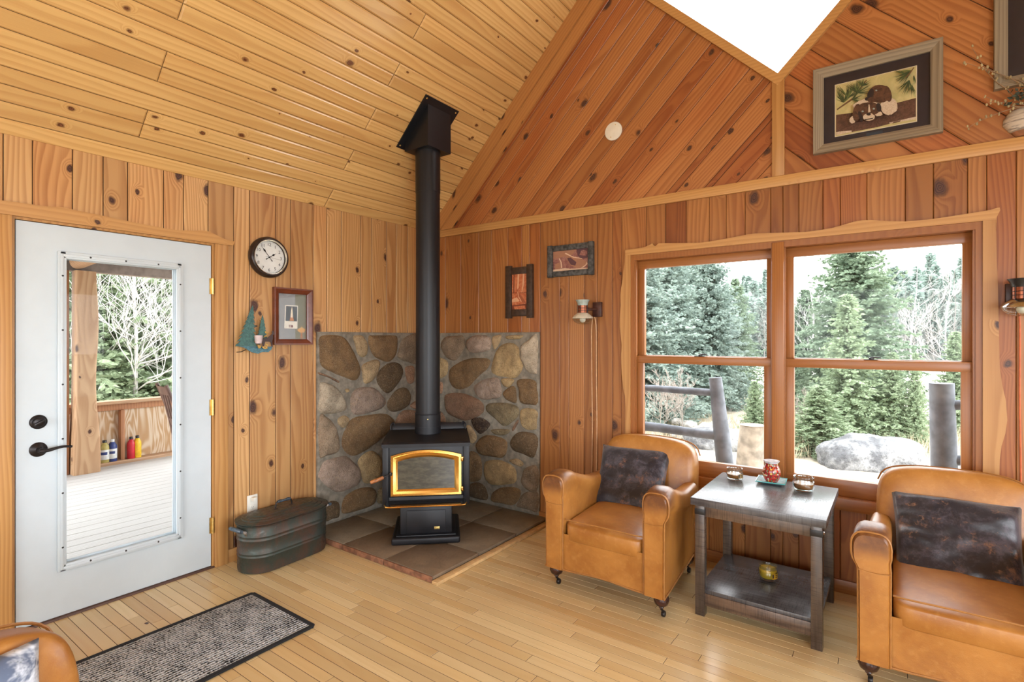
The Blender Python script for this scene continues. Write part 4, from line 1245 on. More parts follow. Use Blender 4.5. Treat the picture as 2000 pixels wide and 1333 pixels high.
a = WZ(1499, 1134, .138); jar('yellow jar candle on the lower shelf of the side table', (a.x, a.y+.014, .138), .048, .080, M_wax2, .062, lab=(R(-30), plain('yellow_label', (.62,.36,.02), .5)))
a = WZ(1506, 944, tz)
DI = thing('glass_dish', 'square pale glass dish under the mosaic warmer', 'dish', (a.x, a.y+.012, tz), R(4))
M_dish = plain('frosted_aqua_glass', (.42,.56,.58), .15, var=.1)
def dishf(u, v):
    x, y = (u-.5)*.150, (v-.5)*.150; d = max(abs(x), abs(y))
    return (x, y, .004 + max(0, d-.045)*.42)
b = MB(); b.grid(dishf, 20, 20); b.grid(lambda u, v: (dishf(1-u, v)[0], dishf(1-u, v)[1], dishf(1-u, v)[2]-.004), 20, 20)
b.build('dish_body', M_dish, DI, 40)
b = MB(); pts = [dishf(t, 0) for t in (0, .5, 1)] + [dishf(1, t) for t in (.5, 1)] + [dishf(t, 1) for t in (.5, 0)] + [dishf(0, .5)]
b.tube([(p[0], p[1], p[2]-.001) for p in pts], .003, 6, closed=True); b.build('rim', plain('aqua_rim', (.10,.42,.42), .1), DI)
def _mos():
    n = NT('red_mosaic_glass'); o = n.obj(); x, y, z = n.sep(o)
    ang = n.m('ARCTAN2', y, x)
    v = n.n('ShaderNodeTexVoronoi', feature='F1'); n.put(v.inputs['Vector'], n.xyz(n.mul(ang, 5.2), n.mul(z, 105.), 0.)); v.inputs['Scale'].default_value = 1.0; v.inputs['Randomness'].default_value = .75
    r, g, bb = n.sep(v.outputs['Color'])
    v2 = n.n('ShaderNodeTexVoronoi', feature='DISTANCE_TO_EDGE'); n.put(v2.inputs['Vector'], n.xyz(n.mul(ang, 5.2), n.mul(z, 105.), 0.)); v2.inputs['Scale'].default_value = 1.0; v2.inputs['Randomness'].default_value = .75
    c = n.ramp(r, [(0,(.30,.008,.010)),(.45,(.50,.02,.012)),(.62,(.60,.09,.02)),(.74,(.70,.42,.10)),(.83,(.10,.20,.07)),(.92,(.66,.55,.40))], 'CONSTANT')
    c = n.mix(n.rng(v2.outputs['Distance'], .03, .06, 1., 0.), c, (.05,.03,.03))
    n.bsdf(c, .14, spec=.6); return n.mat
WM = thing('mosaic_warmer', 'red mosaic glass candle warmer with flared white mouth on the table', 'candle holder', (a.x, a.y+.012, tz+.006))
b = MB(); b.lathe([(0,.0),(.030,.0),(.034,.004),(.044,.025),(.0485,.048),(.046,.070),(.038,.090),(.033,.100),(.0345,.108)], 40); b.build('mosaic_body', _mos(), WM, 60)
b = MB(); b.lathe([(.0335,.106),(.037,.113),(.043,.119),(.044,.122),(.041,.122),(.034,.117),(.028,.115),(0,.112)], 40); b.build('flared_mouth', plain('pearly_glass', (.62,.60,.62), .15, var=.15, scale=60), WM, 60)

# ---------------------------------------------------------------- rug
Mx0, Mx1, My1 = .555, 1.140, -1.995
b = MB(); b.box(Mx0+.012, Mx1-.012, -3.36, My1-.012, .0005, .011, bev=.003)
RG = thing('rug', 'black and grey woven rag rug on the floor before the door', 'rug', ((Mx0+Mx1)/2, -2.68, 0), R(0))
b = MB()
b.box(-.278, .278, -.672, .672, .0005, .011, bev=.003); b.build('woven_field', M_rug, RG)
b = MB(); ex, ey = .290, .684
b.tube([(-ex,-ey,.007),(ex,-ey,.007),(ex,ey,.007),(-ex,ey,.007)], .0065, 8, closed=True)
for s in (-1, 1): b.box(s*.290-.012, s*.290+.012, -ey, ey, .001, .0125, bev=.004); b.box(-ex, ex, s*.684-.012, s*.684+.012, .001, .0125, bev=.004)
b.build('binding', M_rugedge, RG)
# ---------------------------------------------------------------- wall clock
CK = thing('wall_clock', 'round wall clock with dark bronze rim above the mahogany framed picture', 'clock', (0, -1.590, 2.018))
rr = .141
Mx = RY_(PI/2) @ RZ_(PI/2)      # local z -> world +x
b = MB(); b.lathe([(rr*.97,0),(rr,.006),(rr,.022),(rr*.965,.030),(rr*.955,.034),(rr*.93,.040),(rr*.89,.043),(rr*.85,.042),(rr*.82,.036),(rr*.80,.026),(rr*.79,.018)], 64, Mx, cap0=True); b.build('case', plain('clock_case', (.030,.019,.016), .28, .3, var=.4, scale=14), CK, 60)
b = MB(); b.lathe([(rr*.845,.0415),(rr*.835,.045),(rr*.815,.0445),(rr*.805,.040),(rr*.795,.032)], 64, Mx); b.build('bezel', plain('silver_bezel', (.72,.68,.58), .22, 1.0), CK, 60)
b = MB(); b.lathe([(0,.017),(rr*.80,.017)], 64, Mx); b.build('dial', plain('ivory_dial', (.74,.76,.74), .5, var=.03), CK, 0)
M_ink = plain('dial_ink', (.035,.035,.04), .5)
Mf = on_left(0, 0, .0178)
for h in range(1, 13):
    a = PI/2 - h*PI/6; q = rr*.62
    text_mesh(str(h), .031, Mf @ T(q*math.cos(a), q*math.sin(a), 0), M_ink, 'numeral', CK, .0003)
b = MB()
for k in range(60):
    a = k*PI/30; r0_, r1_ = (rr*.735, rr*.765)
    w_ = .0011 if k % 5 == 0 else .0005
    b.box(r0_, r1_, -w_, w_, 0, .0004, M=Mf @ RZ_(a))
mt = b.build('minute_track', M_ink, CK, 0)
def hand(name, ang, L, wd, tail, z, spade):
    b = MB(); P = [(-tail, -wd*.4), (-tail*.8, -wd*.9), (-tail*.5, -wd*.4), (0, -wd*.5), (L*.45, -wd*.45), (L*.52, -wd*1.1), (L*.60, -wd*spade), (L*.72, -wd*.7), (L*.8, -wd*.3), (L, 0)]
    P = P + [(x, -y) for x, y in P[::-1][1:]]
    b.prism(P, z, z+.0008, M=Mf @ RZ_(PI/2-ang)); return b.build(name, M_blk, CK, 0)
hand('hour_hand', R(56.5), rr*.42, .0042, .030, .004, 2.0)
hand('minute_hand', R(321), rr*.66, .0036, .034, .0055, 1.9)
b = MB(); b.box(-.03, rr*.6, -.0005, .0005, .007, .0075, M=Mf @ RZ_(PI/2-R(97))); b.build('second_hand', M_blk, CK, 0)
b = MB(); b.lathe([(0,.009),(.004,.008),(.005,.003)], 14, Mf); b.build('hub', M_blk, CK)
b = MB(); b.lathe([(0,.0405),(rr*.80,.0385)], 48, Mx); b.build('glass_cover', M_glass, CK, 180)

# ---------------------------------------------------------------- helper for framed pictures
def framed(name, label, M, w, h, bar, mats, depth=.026, lip=0.0, cat='picture', style='mitre', over=0.0):
    """M: wall frame matrix at the picture's centre"""
    t = thing(name, label, cat, M.translation)
    L = M.copy(); L.translation = (0, 0, 0)
    a, c = w/2, h/2
    if style == 'mitre':
        prof = [(0, 0), (0, depth), (bar*.25, depth), (bar*.80, depth*.72), (bar, depth*.55), (bar, 0)]
        cor = [(-1,-1), (1,-1), (1,1), (-1,1)]
        for k in range(4):
            b = MB(); p, q = cor[k], cor[(k+1)%4]; vs = []
            for s in (p, q):
                for o_, d_ in prof: vs.append(L @ Vector((s[0]*(a-o_), s[1]*(c-o_), d_+.0008)))
            n = len(prof); fs = [(i, i+n, (i+1)%n+n, (i+1)%n) for i in range(n)] + [tuple(range(n)), tuple(range(2*n-1, n-1, -1))]
            b.add(vs, fs); b.build('frame_side', mats[k % 2], t, 0)
    else:
        for s in (-1, 1):
            b = MB(); b.box(s*(a-bar/2)-bar/2, s*(a-bar/2)+bar/2, -c-over, c+over, .001, depth, M=L, bev=.003); b.build('frame_side', mats[1], t)
        for s in (-1, 1):
            b = MB(); b.box(-a+bar, a-bar, s*(c-bar/2)-bar/2, s*(c-bar/2)+bar/2, .001, depth*.85, M=L, bev=.003); b.build('frame_side', mats[0], t)
    return t, L
def sheet(name, parent, L, x0, x1, y0, y1, d, mat):
    b = MB(); b.box(x0, x1, y0, y1, d-.0015, d, M=L); return b.build(name, mat, parent, 0)
def art(name, parent, L, shapes, d):
    """flat printed shapes: (material, polygon)"""
    b = MB(); mats = []; 
    for k, (m, P) in enumerate(shapes):
        if m not in mats: mats.append(m)
        ar = sum(P[i][0]*P[(i+1)%len(P)][1]-P[(i+1)%len(P)][0]*P[i][1] for i in range(len(P)))
        if ar < 0: P = P[::-1]
        b.add([L @ Vector((x, y, d+.00012*(k+1))) for x, y in P], [tuple(range(len(P)))], mats.index(m))
    return b.build(name, mats, parent, 0)
def blob(cx, cy, rx, ry, n=18, rot=0.0, j=.0, seed=1):
    g = random.Random(seed); o = []
    for k in range(n):
        a = 2*PI*k/n; q = 1+g.uniform(-j, j); x, y = rx*math.cos(a)*q, ry*math.sin(a)*q
        o.append((cx + x*math.cos(rot)-y*math.sin(rot), cy + x*math.sin(rot)+y*math.cos(rot)))
    return o
C = lambda n, c, r=.55: flat('ink_'+n, c, r)
# ---- mahogany framed print on the door wall
M = on_left(-1.408, 1.615)
t, L = framed('framed_print', 'mahogany framed print with white card hanging right below the clock', M, .300, .404, .040, (M_mahog, M_mahog), .030)
sheet('mat_board', t, L, -.115, .115, -.165, .165, .006, mottled('grey_mat_reflection', (.20,.215,.225), (.27,.28,.285), (.40,.41,.41), 30))  # pale glass reflection worked into the grey of the mat
art('side_mat', t, L, [(flat('olive_mat', (.15,.15,.095)), [(.022,-.160),(.108,-.160),(.108,.160),(.022,.160)])], .0062)
art('card', t, L, [(flat('card_white', (.68,.66,.58)), [(-.064,-.086),(.038,-.086),(.044,.082),(-.056,.082)]),
  (mottled('night_print', (.02,.025,.03), (.05,.06,.07), (.10,.11,.12), 70), [(-.054,-.032),(.036,-.034),(.038,.074),(-.050,.074)]),
  (flat('candle_white', (.75,.66,.50)), [(-.016,-.02),(.004,-.02),(.002,.02),(.000,.052),(-.004,.072),(-.010,.050),(-.014,.02)]),
  (flat('candle_orange', (.48,.20,.07)), [(-.024,-.030),(.012,-.030),(.004,-.005),(-.016,-.006)]),
  (flat('red_initials', (.15,.05,.05)), [(-.028,-.078),(-.024,-.078),(-.024,-.066),(-.020,-.066),(-.020,-.078),(-.016,-.078),(-.016,-.060),(-.028,-.060)]),
  (flat('red_initials2', (.15,.05,.05)), [(-.012,-.078),(.002,-.078),(.003,-.062),(-.010,-.060)])], .0070)
art('corner_ornament', t, L, [(flat('mushroom_stem', (.38,.15,.05)), [(.062,-.158),(.080,-.158),(.076,-.105),(.066,-.105)]), (flat('mushroom_cap', (.55,.28,.07)), blob(.071,-.098,.032,.017,14,0,.1)), (flat('mushroom_top', (.60,.34,.10)), [(.056,-.092),(.086,-.092),(.073,-.066)])], .0075)
sheet('glass', t, L, -.112, .112, -.164, .164, .012, M_glass)

# ---- small pictures of game birds on the window wall
M_russet = mottled('russet_wood_print', (.42,.09,.030), (.58,.20,.08), (.72,.42,.26), 38)
M_rus2 = flat('russet_dark', (.17,.040,.018)); M_rus3 = flat('russet_pale', (.68,.36,.20)); M_rus4 = flat('russet_mid', (.36,.10,.04))
M = on_back(1.0245, 1.842)
t, L = framed('framed_print', 'tall dark framed print of a bird in a russet forest, left of the slate frame', M, .268, .402, .056, (M_darkframe, M_darkframe), .030, style='lap', over=.016)
sheet('print', t, L, -.080, .080, -.148, .148, .010, M_russet)
art('painted_bird', t, L, [(M_rus3, [(-.02,.148),(-.004,.148),(-.012,.03),(-.026,.02)]), (M_rus3, [(.03,.148),(.046,.148),(.040,.05),(.024,.0),(.016,-.01),(.028,.06)]), (M_rus2, [(-.06,.148),(-.052,.148),(-.056,.0),(-.066,-.02)]),
  (M_rus2, [(-.078,-.005),(.078,-.012),(.078,-.016),(-.078,-.009)]), (M_rus4, [(-.030,.012),(-.022,.016),(-.014,.006),(.010,-.030),(.045,-.068),(.064,-.095),(.030,-.090),(-.006,-.060),(-.022,-.030)]), (M_rus3, [(-.024,.0),(-.018,.004),(-.008,-.038),(.020,-.080),(.012,-.082),(-.012,-.045)]), (M_rus3, [(-.078,-.060),(-.03,-.045),(.0,-.075),(-.02,-.082),(-.078,-.085)]), (M_rus2, [(-.078,-.11),(.078,-.10),(.078,-.148),(-.078,-.148)]), (M_russet, [(-.06,-.12),(.05,-.115),(.06,-.148),(-.05,-.148)])], .0102)
M_plum = mottled('plum_field_print', (.20,.070,.065), (.34,.16,.13), (.50,.28,.20), 42)
M_pl2 = flat('plum_pale', (.66,.46,.32)); M_pl3 = flat('plum_brown', (.36,.17,.10)); M_pl4 = flat('plum_dark', (.10,.04,.05))
M = on_back(1.502, 2.060)
t, L = framed('framed_print', 'wide slate framed print of a game bird above the cream wall lamp', M, .398, .242, .042, (M_blueframe, M_blueframe), .034, style='lap', over=.004)
sheet('print', t, L, -.160, .160, -.080, .080, .010, M_plum)
art('painted_bird', t, L, [(M_pl3, [(-.158,.02),(.01,.04),(.05,.078),(-.158,.078)]), (M_pl4, [(.05,.078),(.158,.078),(.158,.01),(.09,.0),(.06,.03)]), (M_plum, blob(.11,.045,.035,.022,12,0,.2,3)),
  (M_pl3, [(-.052,.052),(-.044,.060),(-.034,.056),(.010,.028),(.060,.012),(.120,-.010),(.145,-.040),(.110,-.062),(.050,-.066),(.0,-.040),(-.030,.0),(-.042,.035)]), (M_pl4, [(-.03,.02),(.0,.02),(.05,-.02),(.04,-.045),(.0,-.035),(-.024,.0)]), (M_pl2, [(-.052,.054),(-.044,.061),(.02,.026),(.10,.006),(.10,.001),(.02,.018),(-.040,.048)]), (M_pl2, [(.146,-.04),(.138,-.02),(.128,-.045),(.085,-.068),(.112,-.064)]),
  (M_pl2, [(-.105,.02),(-.098,.024),(-.080,-.010),(-.075,-.055),(-.085,-.055),(-.090,-.01)]), (M_pl3, [(-.14,-.02),(-.10,-.01),(-.085,-.055),(-.14,-.06)]), (M_pl2, [(-.158,-.078),(-.158,-.062),(-.05,-.058),(.0,-.066),(.158,-.070),(.158,-.078)])], .0102)

# ---- puppy picture in weathered frame, high on the gable
M = on_back(3.430, 2.783)
t, L = framed('framed_painting', 'large barnwood framed painting of two puppies high on the gable', M, .592, .492, .052, (M_barn, M_barnz), .034)
b = MB()
for (x0, x1, y0, y1) in ((-.250, .250, -.200, -.192), (-.250, .250, .192, .200), (-.250, -.242, -.2, .2), (.242, .250, -.2, .2)): b.box(x0, x1, y0, y1, .001, .012, M=L)
sheet('mat_board', t, L, -.246, .246, -.197, .197, .006, plain('charcoal_mat', (.020,.016,.022), .35, var=.15, scale=30))
mx0, mx1, my0, my1 = [None]*4
def DP(x, y):
    q = WY(1560+x/4.545, 60+y/4.545); return (q.x-3.430, q.z-2.783)
pa, pb = DP(328, 490), DP(1042, 806)
x0, x1, y1, y0 = pa[0], pb[0], pa[1], pb[1]
art('print_border', t, L, [(flat('cream_line', (.62,.55,.42)), [(x0-.004,y0-.004),(x1+.004,y0-.004),(x1+.004,y1+.004),(x0-.004,y1+.004)])], .0062)
sheet('print', t, L, x0, x1, y0, y1, .0078, mottled('straw_sky', (.46,.40,.17), (.58,.50,.24), (.40,.42,.19), 9))
M_log = mottled('bark_brown', (.060,.026,.016), (.12,.055,.035), (.20,.11,.075), 60); M_pup = mottled('puppy_brown', (.045,.020,.012), (.11,.048,.025), (.16,.075,.04), 40); M_pupw = mottled('puppy_freckle', (.50,.38,.27), (.64,.53,.41), (.12,.055,.035), 150)
M_pine = flat('pine_ink', (.040,.060,.018)); M_pine2 = flat('pine_ink_light', (.12,.15,.04)); M_twig = flat('twig_ink', (.14,.075,.03)); M_pupd = flat('puppy_dark', (.018,.009,.008)); M_eye = flat('eye_pale', (.28,.34,.32))
shapes = [(M_log, [DP(332,752),DP(470,735),DP(700,690),DP(1040,602),DP(1040,770),DP(700,860),DP(332,932)]),
  (M_pupw, [DP(332,905),DP(360,900),DP(470,890),DP(470,905),DP(335,932)]), (M_pupw, [DP(800,822),DP(1038,768),DP(1040,790),DP(810,830)]), (M_log, [DP(830,830),DP(900,812),DP(905,800),DP(840,815)])]
def pineclump(ox, oy, L_, a0, n, spread, seed):
    g = random.Random(seed); o = []
    for k in range(n):
        a = R(a0 + g.uniform(-spread, spread)); l = L_*g.uniform(.6, 1.0); w = 5
        ex, ey = ox+l*math.cos(a), oy-l*math.sin(a)
        o.append((M_pine if g.random() < .75 else M_pine2, [DP(ox-w*math.sin(a), oy-w*math.cos(a)), DP(ex, ey), DP(ox+w*math.sin(a), oy+w*math.cos(a))]))
    return o
def inside(P): return [(min(max(x, x0+.001), x1-.001), min(max(y, y0+.001), y1-.001)) for x, y in P]
shapes += [(M_twig, [DP(338,700),DP(480,600),DP(600,440),DP(606,446),DP(490,612),DP(342,712)])]
for (ox, oy, l, a, n, s, sd) in ((400,640,170,110,26,75,1),(440,600,150,80,20,60,2),(520,560,150,75,24,80,3),(560,500,110,60,16,70,4),(480,620,110,10,14,50,5),
        (1000,370,160,215,22,40,6),(960,400,150,200,20,50,7),(980,460,160,250,22,40,8),(1000,500,120,270,16,40,9),(1020,420,100,290,10,30,10)): shapes += [(m_, inside(P)) for m_, P in pineclump(ox, oy, l, a, n, s, sd)]
shapes += [(M_twig, [DP(1018,345),DP(1024,350),DP(985,410),DP(950,440),DP(945,434),DP(975,402)])]
def DB_(cx, cy, rx, ry, **k): return [DP(x, y) for x, y in blob(cx, cy, rx, ry, **k)]
shapes += [(M_pupw, DB_(800,690,75,75,rot=.2,j=.06,seed=2)), (M_pupw, DB_(610,665,130,45,rot=-.25,j=.05,seed=3)),
  (M_pup, DB_(720,580,95,82,rot=.1,j=.03,seed=4)), (M_pup, DB_(790,580,34,72,rot=-.25,seed=5)), (M_pupd, DB_(640,580,26,50,rot=.35,seed=6)), (M_pupd, DB_(610,625,22,16)), (M_pup, DB_(660,630,50,24,rot=-.15)), (M_eye, DB_(690,550,9,6)),
  (M_pupw, DB_(480,810,28,32,rot=.2,seed=7,j=.1)), (M_pupw, DB_(710,755,34,24,seed=8,j=.1)), (M_pupw, DB_(805,745,38,20,seed=9,j=.1)),
  (M_pup, DB_(622,715,105,62,rot=-.08,j=.03,seed=10)), (M_pup, DB_(520,745,36,78,rot=.15,seed=11)), (M_pupd, DB_(552,780,16,50,rot=-.3)), (M_pupd, DB_(712,700,22,40,rot=-.2)),
  (M_pupw, [DP(622,675),DP(630,674),DP(640,740),DP(618,745)]), (M_pupw, DB_(625,785,52,34,rot=-.05,j=.06,seed=12)), (M_pupd, DB_(622,760,20,12)), (M_eye, DB_(570,735,10,7)), (M_eye, DB_(668,712,10,7)), (M_pupd, [DP(585,805),DP(625,798),DP(665,792),DP(660,800),DP(625,806),DP(590,814)])]
art('painted_puppies', t, L, [(m_, inside(P)) for m_, P in shapes], .0079)
pq0, pq1 = DP(600, 940), DP(745, 905)
art('brass_plate', t, L, [(flat('plate_blue', (.020,.035,.055)), [(pq0[0],pq0[1]-.012),(pq1[0],pq0[1]-.012),(pq1[0],pq0[1]+.016),(pq0[0],pq0[1]+.016)])], .0064)
sheet('glass', t, L, -.246, .246, -.197, .197, .014, M_glass)
M = on_back(4.220, 2.960)
t, L = framed('framed_painting', 'barnwood framed painting behind the dried flowers, cut by the right edge', M, .592, .520, .052, (M_barn, M_barnz), .034)
sheet('mat_board', t, L, -.246, .246, -.210, .210, .006, plain('charcoal_mat_two', (.020,.016,.022), .35))
art('print_border', t, L, [(flat('cream_line_two', (.50,.45,.36)), [(-.172,-.150),(.172,-.150),(.172,.150),(-.172,.150)])], .0062)
sheet('print', t, L, -.168, .168, -.146, .146, .0078, mottled('birch_print', (.30,.29,.28), (.50,.48,.45), (.10,.09,.09), 22))
sheet('glass', t, L, -.246, .246, -.210, .210, .014, M_glass)

# ---------------------------------------------------------------- birch bark planter with dried stems
PX, PZ = 4.098, 2.452
PT = thing('birch_planter', 'birch bark wall planter resting on the pine band at the right edge', 'planter', (PX, -.002, PZ))
def _birch():
    n = NT('birch_bark'); o = n.obj(); a = n.noise(n.scale(o, (6, 6, 40)), 1, 4, .65, .6); b2 = n.noise(n.scale(o, (14, 14, 90)), 1, 3, .6)
    c = n.ramp(a, [(.30,(.08,.06,.06)),(.42,(.32,.27,.23)),(.52,(.62,.55,.46)),(.62,(.58,.50,.42)),(.72,(.20,.17,.17))])
    c = n.mix(n.mul(n.rng(b2,.58,.7),.7), c, (.10,.09,.10)); n.bsdf(c, .7); return n.mat
b = MB(); b.lathe([(0,.0),(.085,.0),(.118,.030),(.140,.064),(.138,.092),(.118,.125),(.098,.142),(.09,.142),(.09,.12),(0,.12)], 32, sy=.5, a0=PI, a1=2*PI); b.build('bark_pot', _birch(), PT, 50)
b = MB(); b.lathe([(0,.0005),(.092,-.0005),(.110,.022),(.1105,.023)], 32, sy=.52, a0=PI, a1=2*PI)
b.lathe([(.1165,.127),(.100,.147),(.086,.147)], 32, sy=.52, a0=PI, a1=2*PI); b.build('inner_bark_edge', plain('inner_bark', (.36,.16,.08), .7, var=.2, scale=40), PT, 50)
FLW = thing('dried_arrangement', 'dried twigs and dark leaves sprouting from the birch planter', 'dried flowers', (PX, -.045, PZ+.121))
g = random.Random(4); stems = MB(); buds = MB(); leaves = MB(); berr = MB()
for k in range(26):
    a = R(g.uniform(20, 160)); l = g.uniform(.16, .42); out = g.uniform(-.03, .03)
    p = [Vector((0.07*math.cos(a)*g.random(), g.uniform(-.015, .002), 0))]; d = Vector((math.cos(a), 0, math.sin(a)))
    for q in range(6):
        d = (d + Vector((g.uniform(-.3,.3), 0, g.uniform(-.25,.25)))).normalized(); np_ = p[-1] + d*l/6
        np_.y = max(-.05, min(.002, np_.y + out/6)); p.append(np_)
    stems.tube(p, [.0022]*3+[.0017]*2+[.0012]*2, 5)
    for q in range(2, 7):
        for _ in range(2):
            c = p[q] + Vector((g.uniform(-.012,.012), g.uniform(-.006,.0), g.uniform(-.012,.012))); r_ = g.uniform(.003, .006)
            buds.superq(r_, r_, r_*1.5, 1, 1, 6, 4, T(*c))
for k in range(130):
    a = R(g.uniform(5, 175)); q = g.uniform(.02, .13); c = Vector((q*1.25*math.cos(a), g.uniform(-.040, -.012), .005+q*math.sin(a)*.95)); d = Vector((g.uniform(-1,1), g.uniform(-.7,.3), g.uniform(-.3,1))).normalized(); s_ = d.cross(Vector((g.uniform(-1,1), g.uniform(-1,1), g.uniform(-1,1)))).normalized(); L_ = g.uniform(.018, .036)
    n_ = d.cross(s_)*.002
    leaves.add([c, c+d*L_*.5+s_*L_*.28+n_, c+d*L_, c+d*L_*.5-s_*L_*.28+n_], [(0,1,2,3)])
for k in range(8):
    c = Vector((g.uniform(-.05,.06), g.uniform(-.045,-.02), g.uniform(.012,.05))); berr.superq(.010,.010,.010,1,1,10,7,T(*c))
stems.build('twig_stems', plain('twig_brown', (.30,.20,.12), .7), FLW); buds.build('dried_buds', plain('bud_straw', (.42,.33,.18), .8, var=.3), FLW); leaves.build('dark_leaves', plain('dusty_green', (.045,.055,.035), .7, var=.3), FLW, 0); berr.build('red_berries', plain('berry_red', (.16,.010,.018), .4), FLW)

# ---------------------------------------------------------------- round white cover plate on the gable
D_ = thing('round_cover_plate', 'round cream blank cover plate on the diagonal gable boards', 'cover plate', (1.856, -.0005, 2.972))
b = MB(); b.lathe([(.066,0),(.068,.004),(.066,.010),(.060,.012),(0,.0125)], 48, frame((0,0,0),(1,0,0),(0,0,1),(0,-1,0))); b.build('plate', M_whiteplastic, D_, 50)
for s in (-1, 1):
    b = MB(); b.lathe([(0,.0145),(.003,.014),(.0035,.012)], 10, frame((0,0,0),(1,0,0),(0,0,1),(0,-1,0)) @ T(s*.018, s*.042, 0)); b.build('screw', M_hinge, D_)

# ---------------------------------------------------------------- painted metal pine tree decoration
M_teal = mottled('teal_metal', (.020,.085,.080), (.055,.17,.15), (.03,.05,.035), 60, .35); M_blue_m = mottled('blue_metal', (.020,.10,.14), (.06,.20,.25), (.12,.13,.08), 40, .3)
M_moose = plain('moose_brown', (.040,.018,.016), .4); M_gold_m = plain('gold_leaf_metal', (.45,.27,.07), .4, .4, var=.4, scale=80)
def EP(x, y): 
    q = WX(450+x/10.25, 580+y/10.25, .03); return (q.y+1.690, q.z-1.50)
DC = thing('metal_tree_decoration', 'teal metal pine tree candle holder with a moose on the door wall', 'wall decoration', (0, -1.690, 1.50))
def jag(ax, ay, bx, by, lw, rw, n):
    Lp = []; Rp = []
    for k in range(n):
        t0_ = (k+.75)/n; t1_ = (k+1)/n
        cx = ax+(bx-ax)*t1_; cy = ay+(by-ay)*t1_
        Lp += [(ax+(bx-ax)*t1_ - lw*(t1_**.9), cy), (ax+(bx-ax)*t1_ - lw*(t1_**.9)*.62, cy-.25*(by-ay)/n)]
        Rp += [(ax+(bx-ax)*t1_ + rw*(t1_**.9), cy), (ax+(bx-ax)*t1_ + rw*(t1_**.9)*.62, cy-.25*(by-ay)/n)]
    P = [(ax, ay)] + Rp[:-1] + Lp[:-1][::-1]
    return [EP(x, y) for x, y in P]
def plate(name, P, x0_, th, mat, parent=None):
    b = MB(); ar = sum(P[i][0]*P[(i+1)%len(P)][1]-P[(i+1)%len(P)][0]*P[i][1] for i in range(len(P)))
    b.prism(P if ar < 0 else P[::-1], x0_, x0_+th, ax='x'); return b.build(name, mat, parent or DC, 0)
plate('small_tree', jag(655, 365, 650, 850, 125, 110, 7), .022, .003, M_teal)
plate('large_tree', jag(420, 170, 300, 990, 235, 205, 9), .046, .003, M_teal)
plate('ledge', [EP(x, y) for x, y in [(85,950),(200,935),(320,970),(450,990),(600,1000),(740,1000),(830,990),(800,1060),(740,1110),(620,1105),(540,1140),(430,1120),(350,1080),(260,1020),(150,995)]], .040, .003, M_blue_m)
plate('moose', [EP(x, y) for x, y in [(520,920),(545,850),(600,830),(700,830),(760,780),(800,740),(790,700),(825,670),(832,705),(850,740),(815,770),(820,830),(800,900),(815,1000),(790,1000),(770,910),(740,900),(660,900),(640,990),(615,990),(600,905),(560,920),(555,1000),(530,1000)]], .050, .003, M_moose)
plate('gold_foliage', [EP(x, y) for x, y in [(690,690),(740,700),(770,730),(740,760),(720,800),(660,820),(690,780),(740,745),(700,730)]], .026, .003, M_gold_m)
for P_ in ([(500,1000),(520,960),(560,970),(570,1020),(530,1040)], [(590,1010),(640,980),(700,1000),(700,1040),(640,1050)], [(650,950),(690,935),(720,960),(690,990)]): plate('gold_rock', [EP(x, y) for x, y in P_], .054, .003, M_gold_m)
q = EP(512, 930)
b = MB(); b.lathe([(0,.0),(.020,.0),(.024,.02),(.026,.055),(.023,.055),(.021,.02),(0,.004)], 24, T(.062, q[0], q[1]-.002) ); b.build('candle_cup', plain('frosted_pink_cup', (.62,.50,.50), .3), DC, 50)
b = MB(); b.box(.0, .045, -.02, .02, EP(300,940)[1]-.004, EP(300,940)[1]); b.tube([(.002,EP(165,1112)[0],EP(165,1112)[1]),(.02,EP(230,1105)[0],EP(230,1105)[1]),(.035,EP(300,1060)[0],EP(300,1060)[1])], .003, 6); b.box(.0,.03,-.01,.01,EP(420,600)[1],EP(420,600)[1]+.01); b.build('wall_bracket', M_blk, DC)

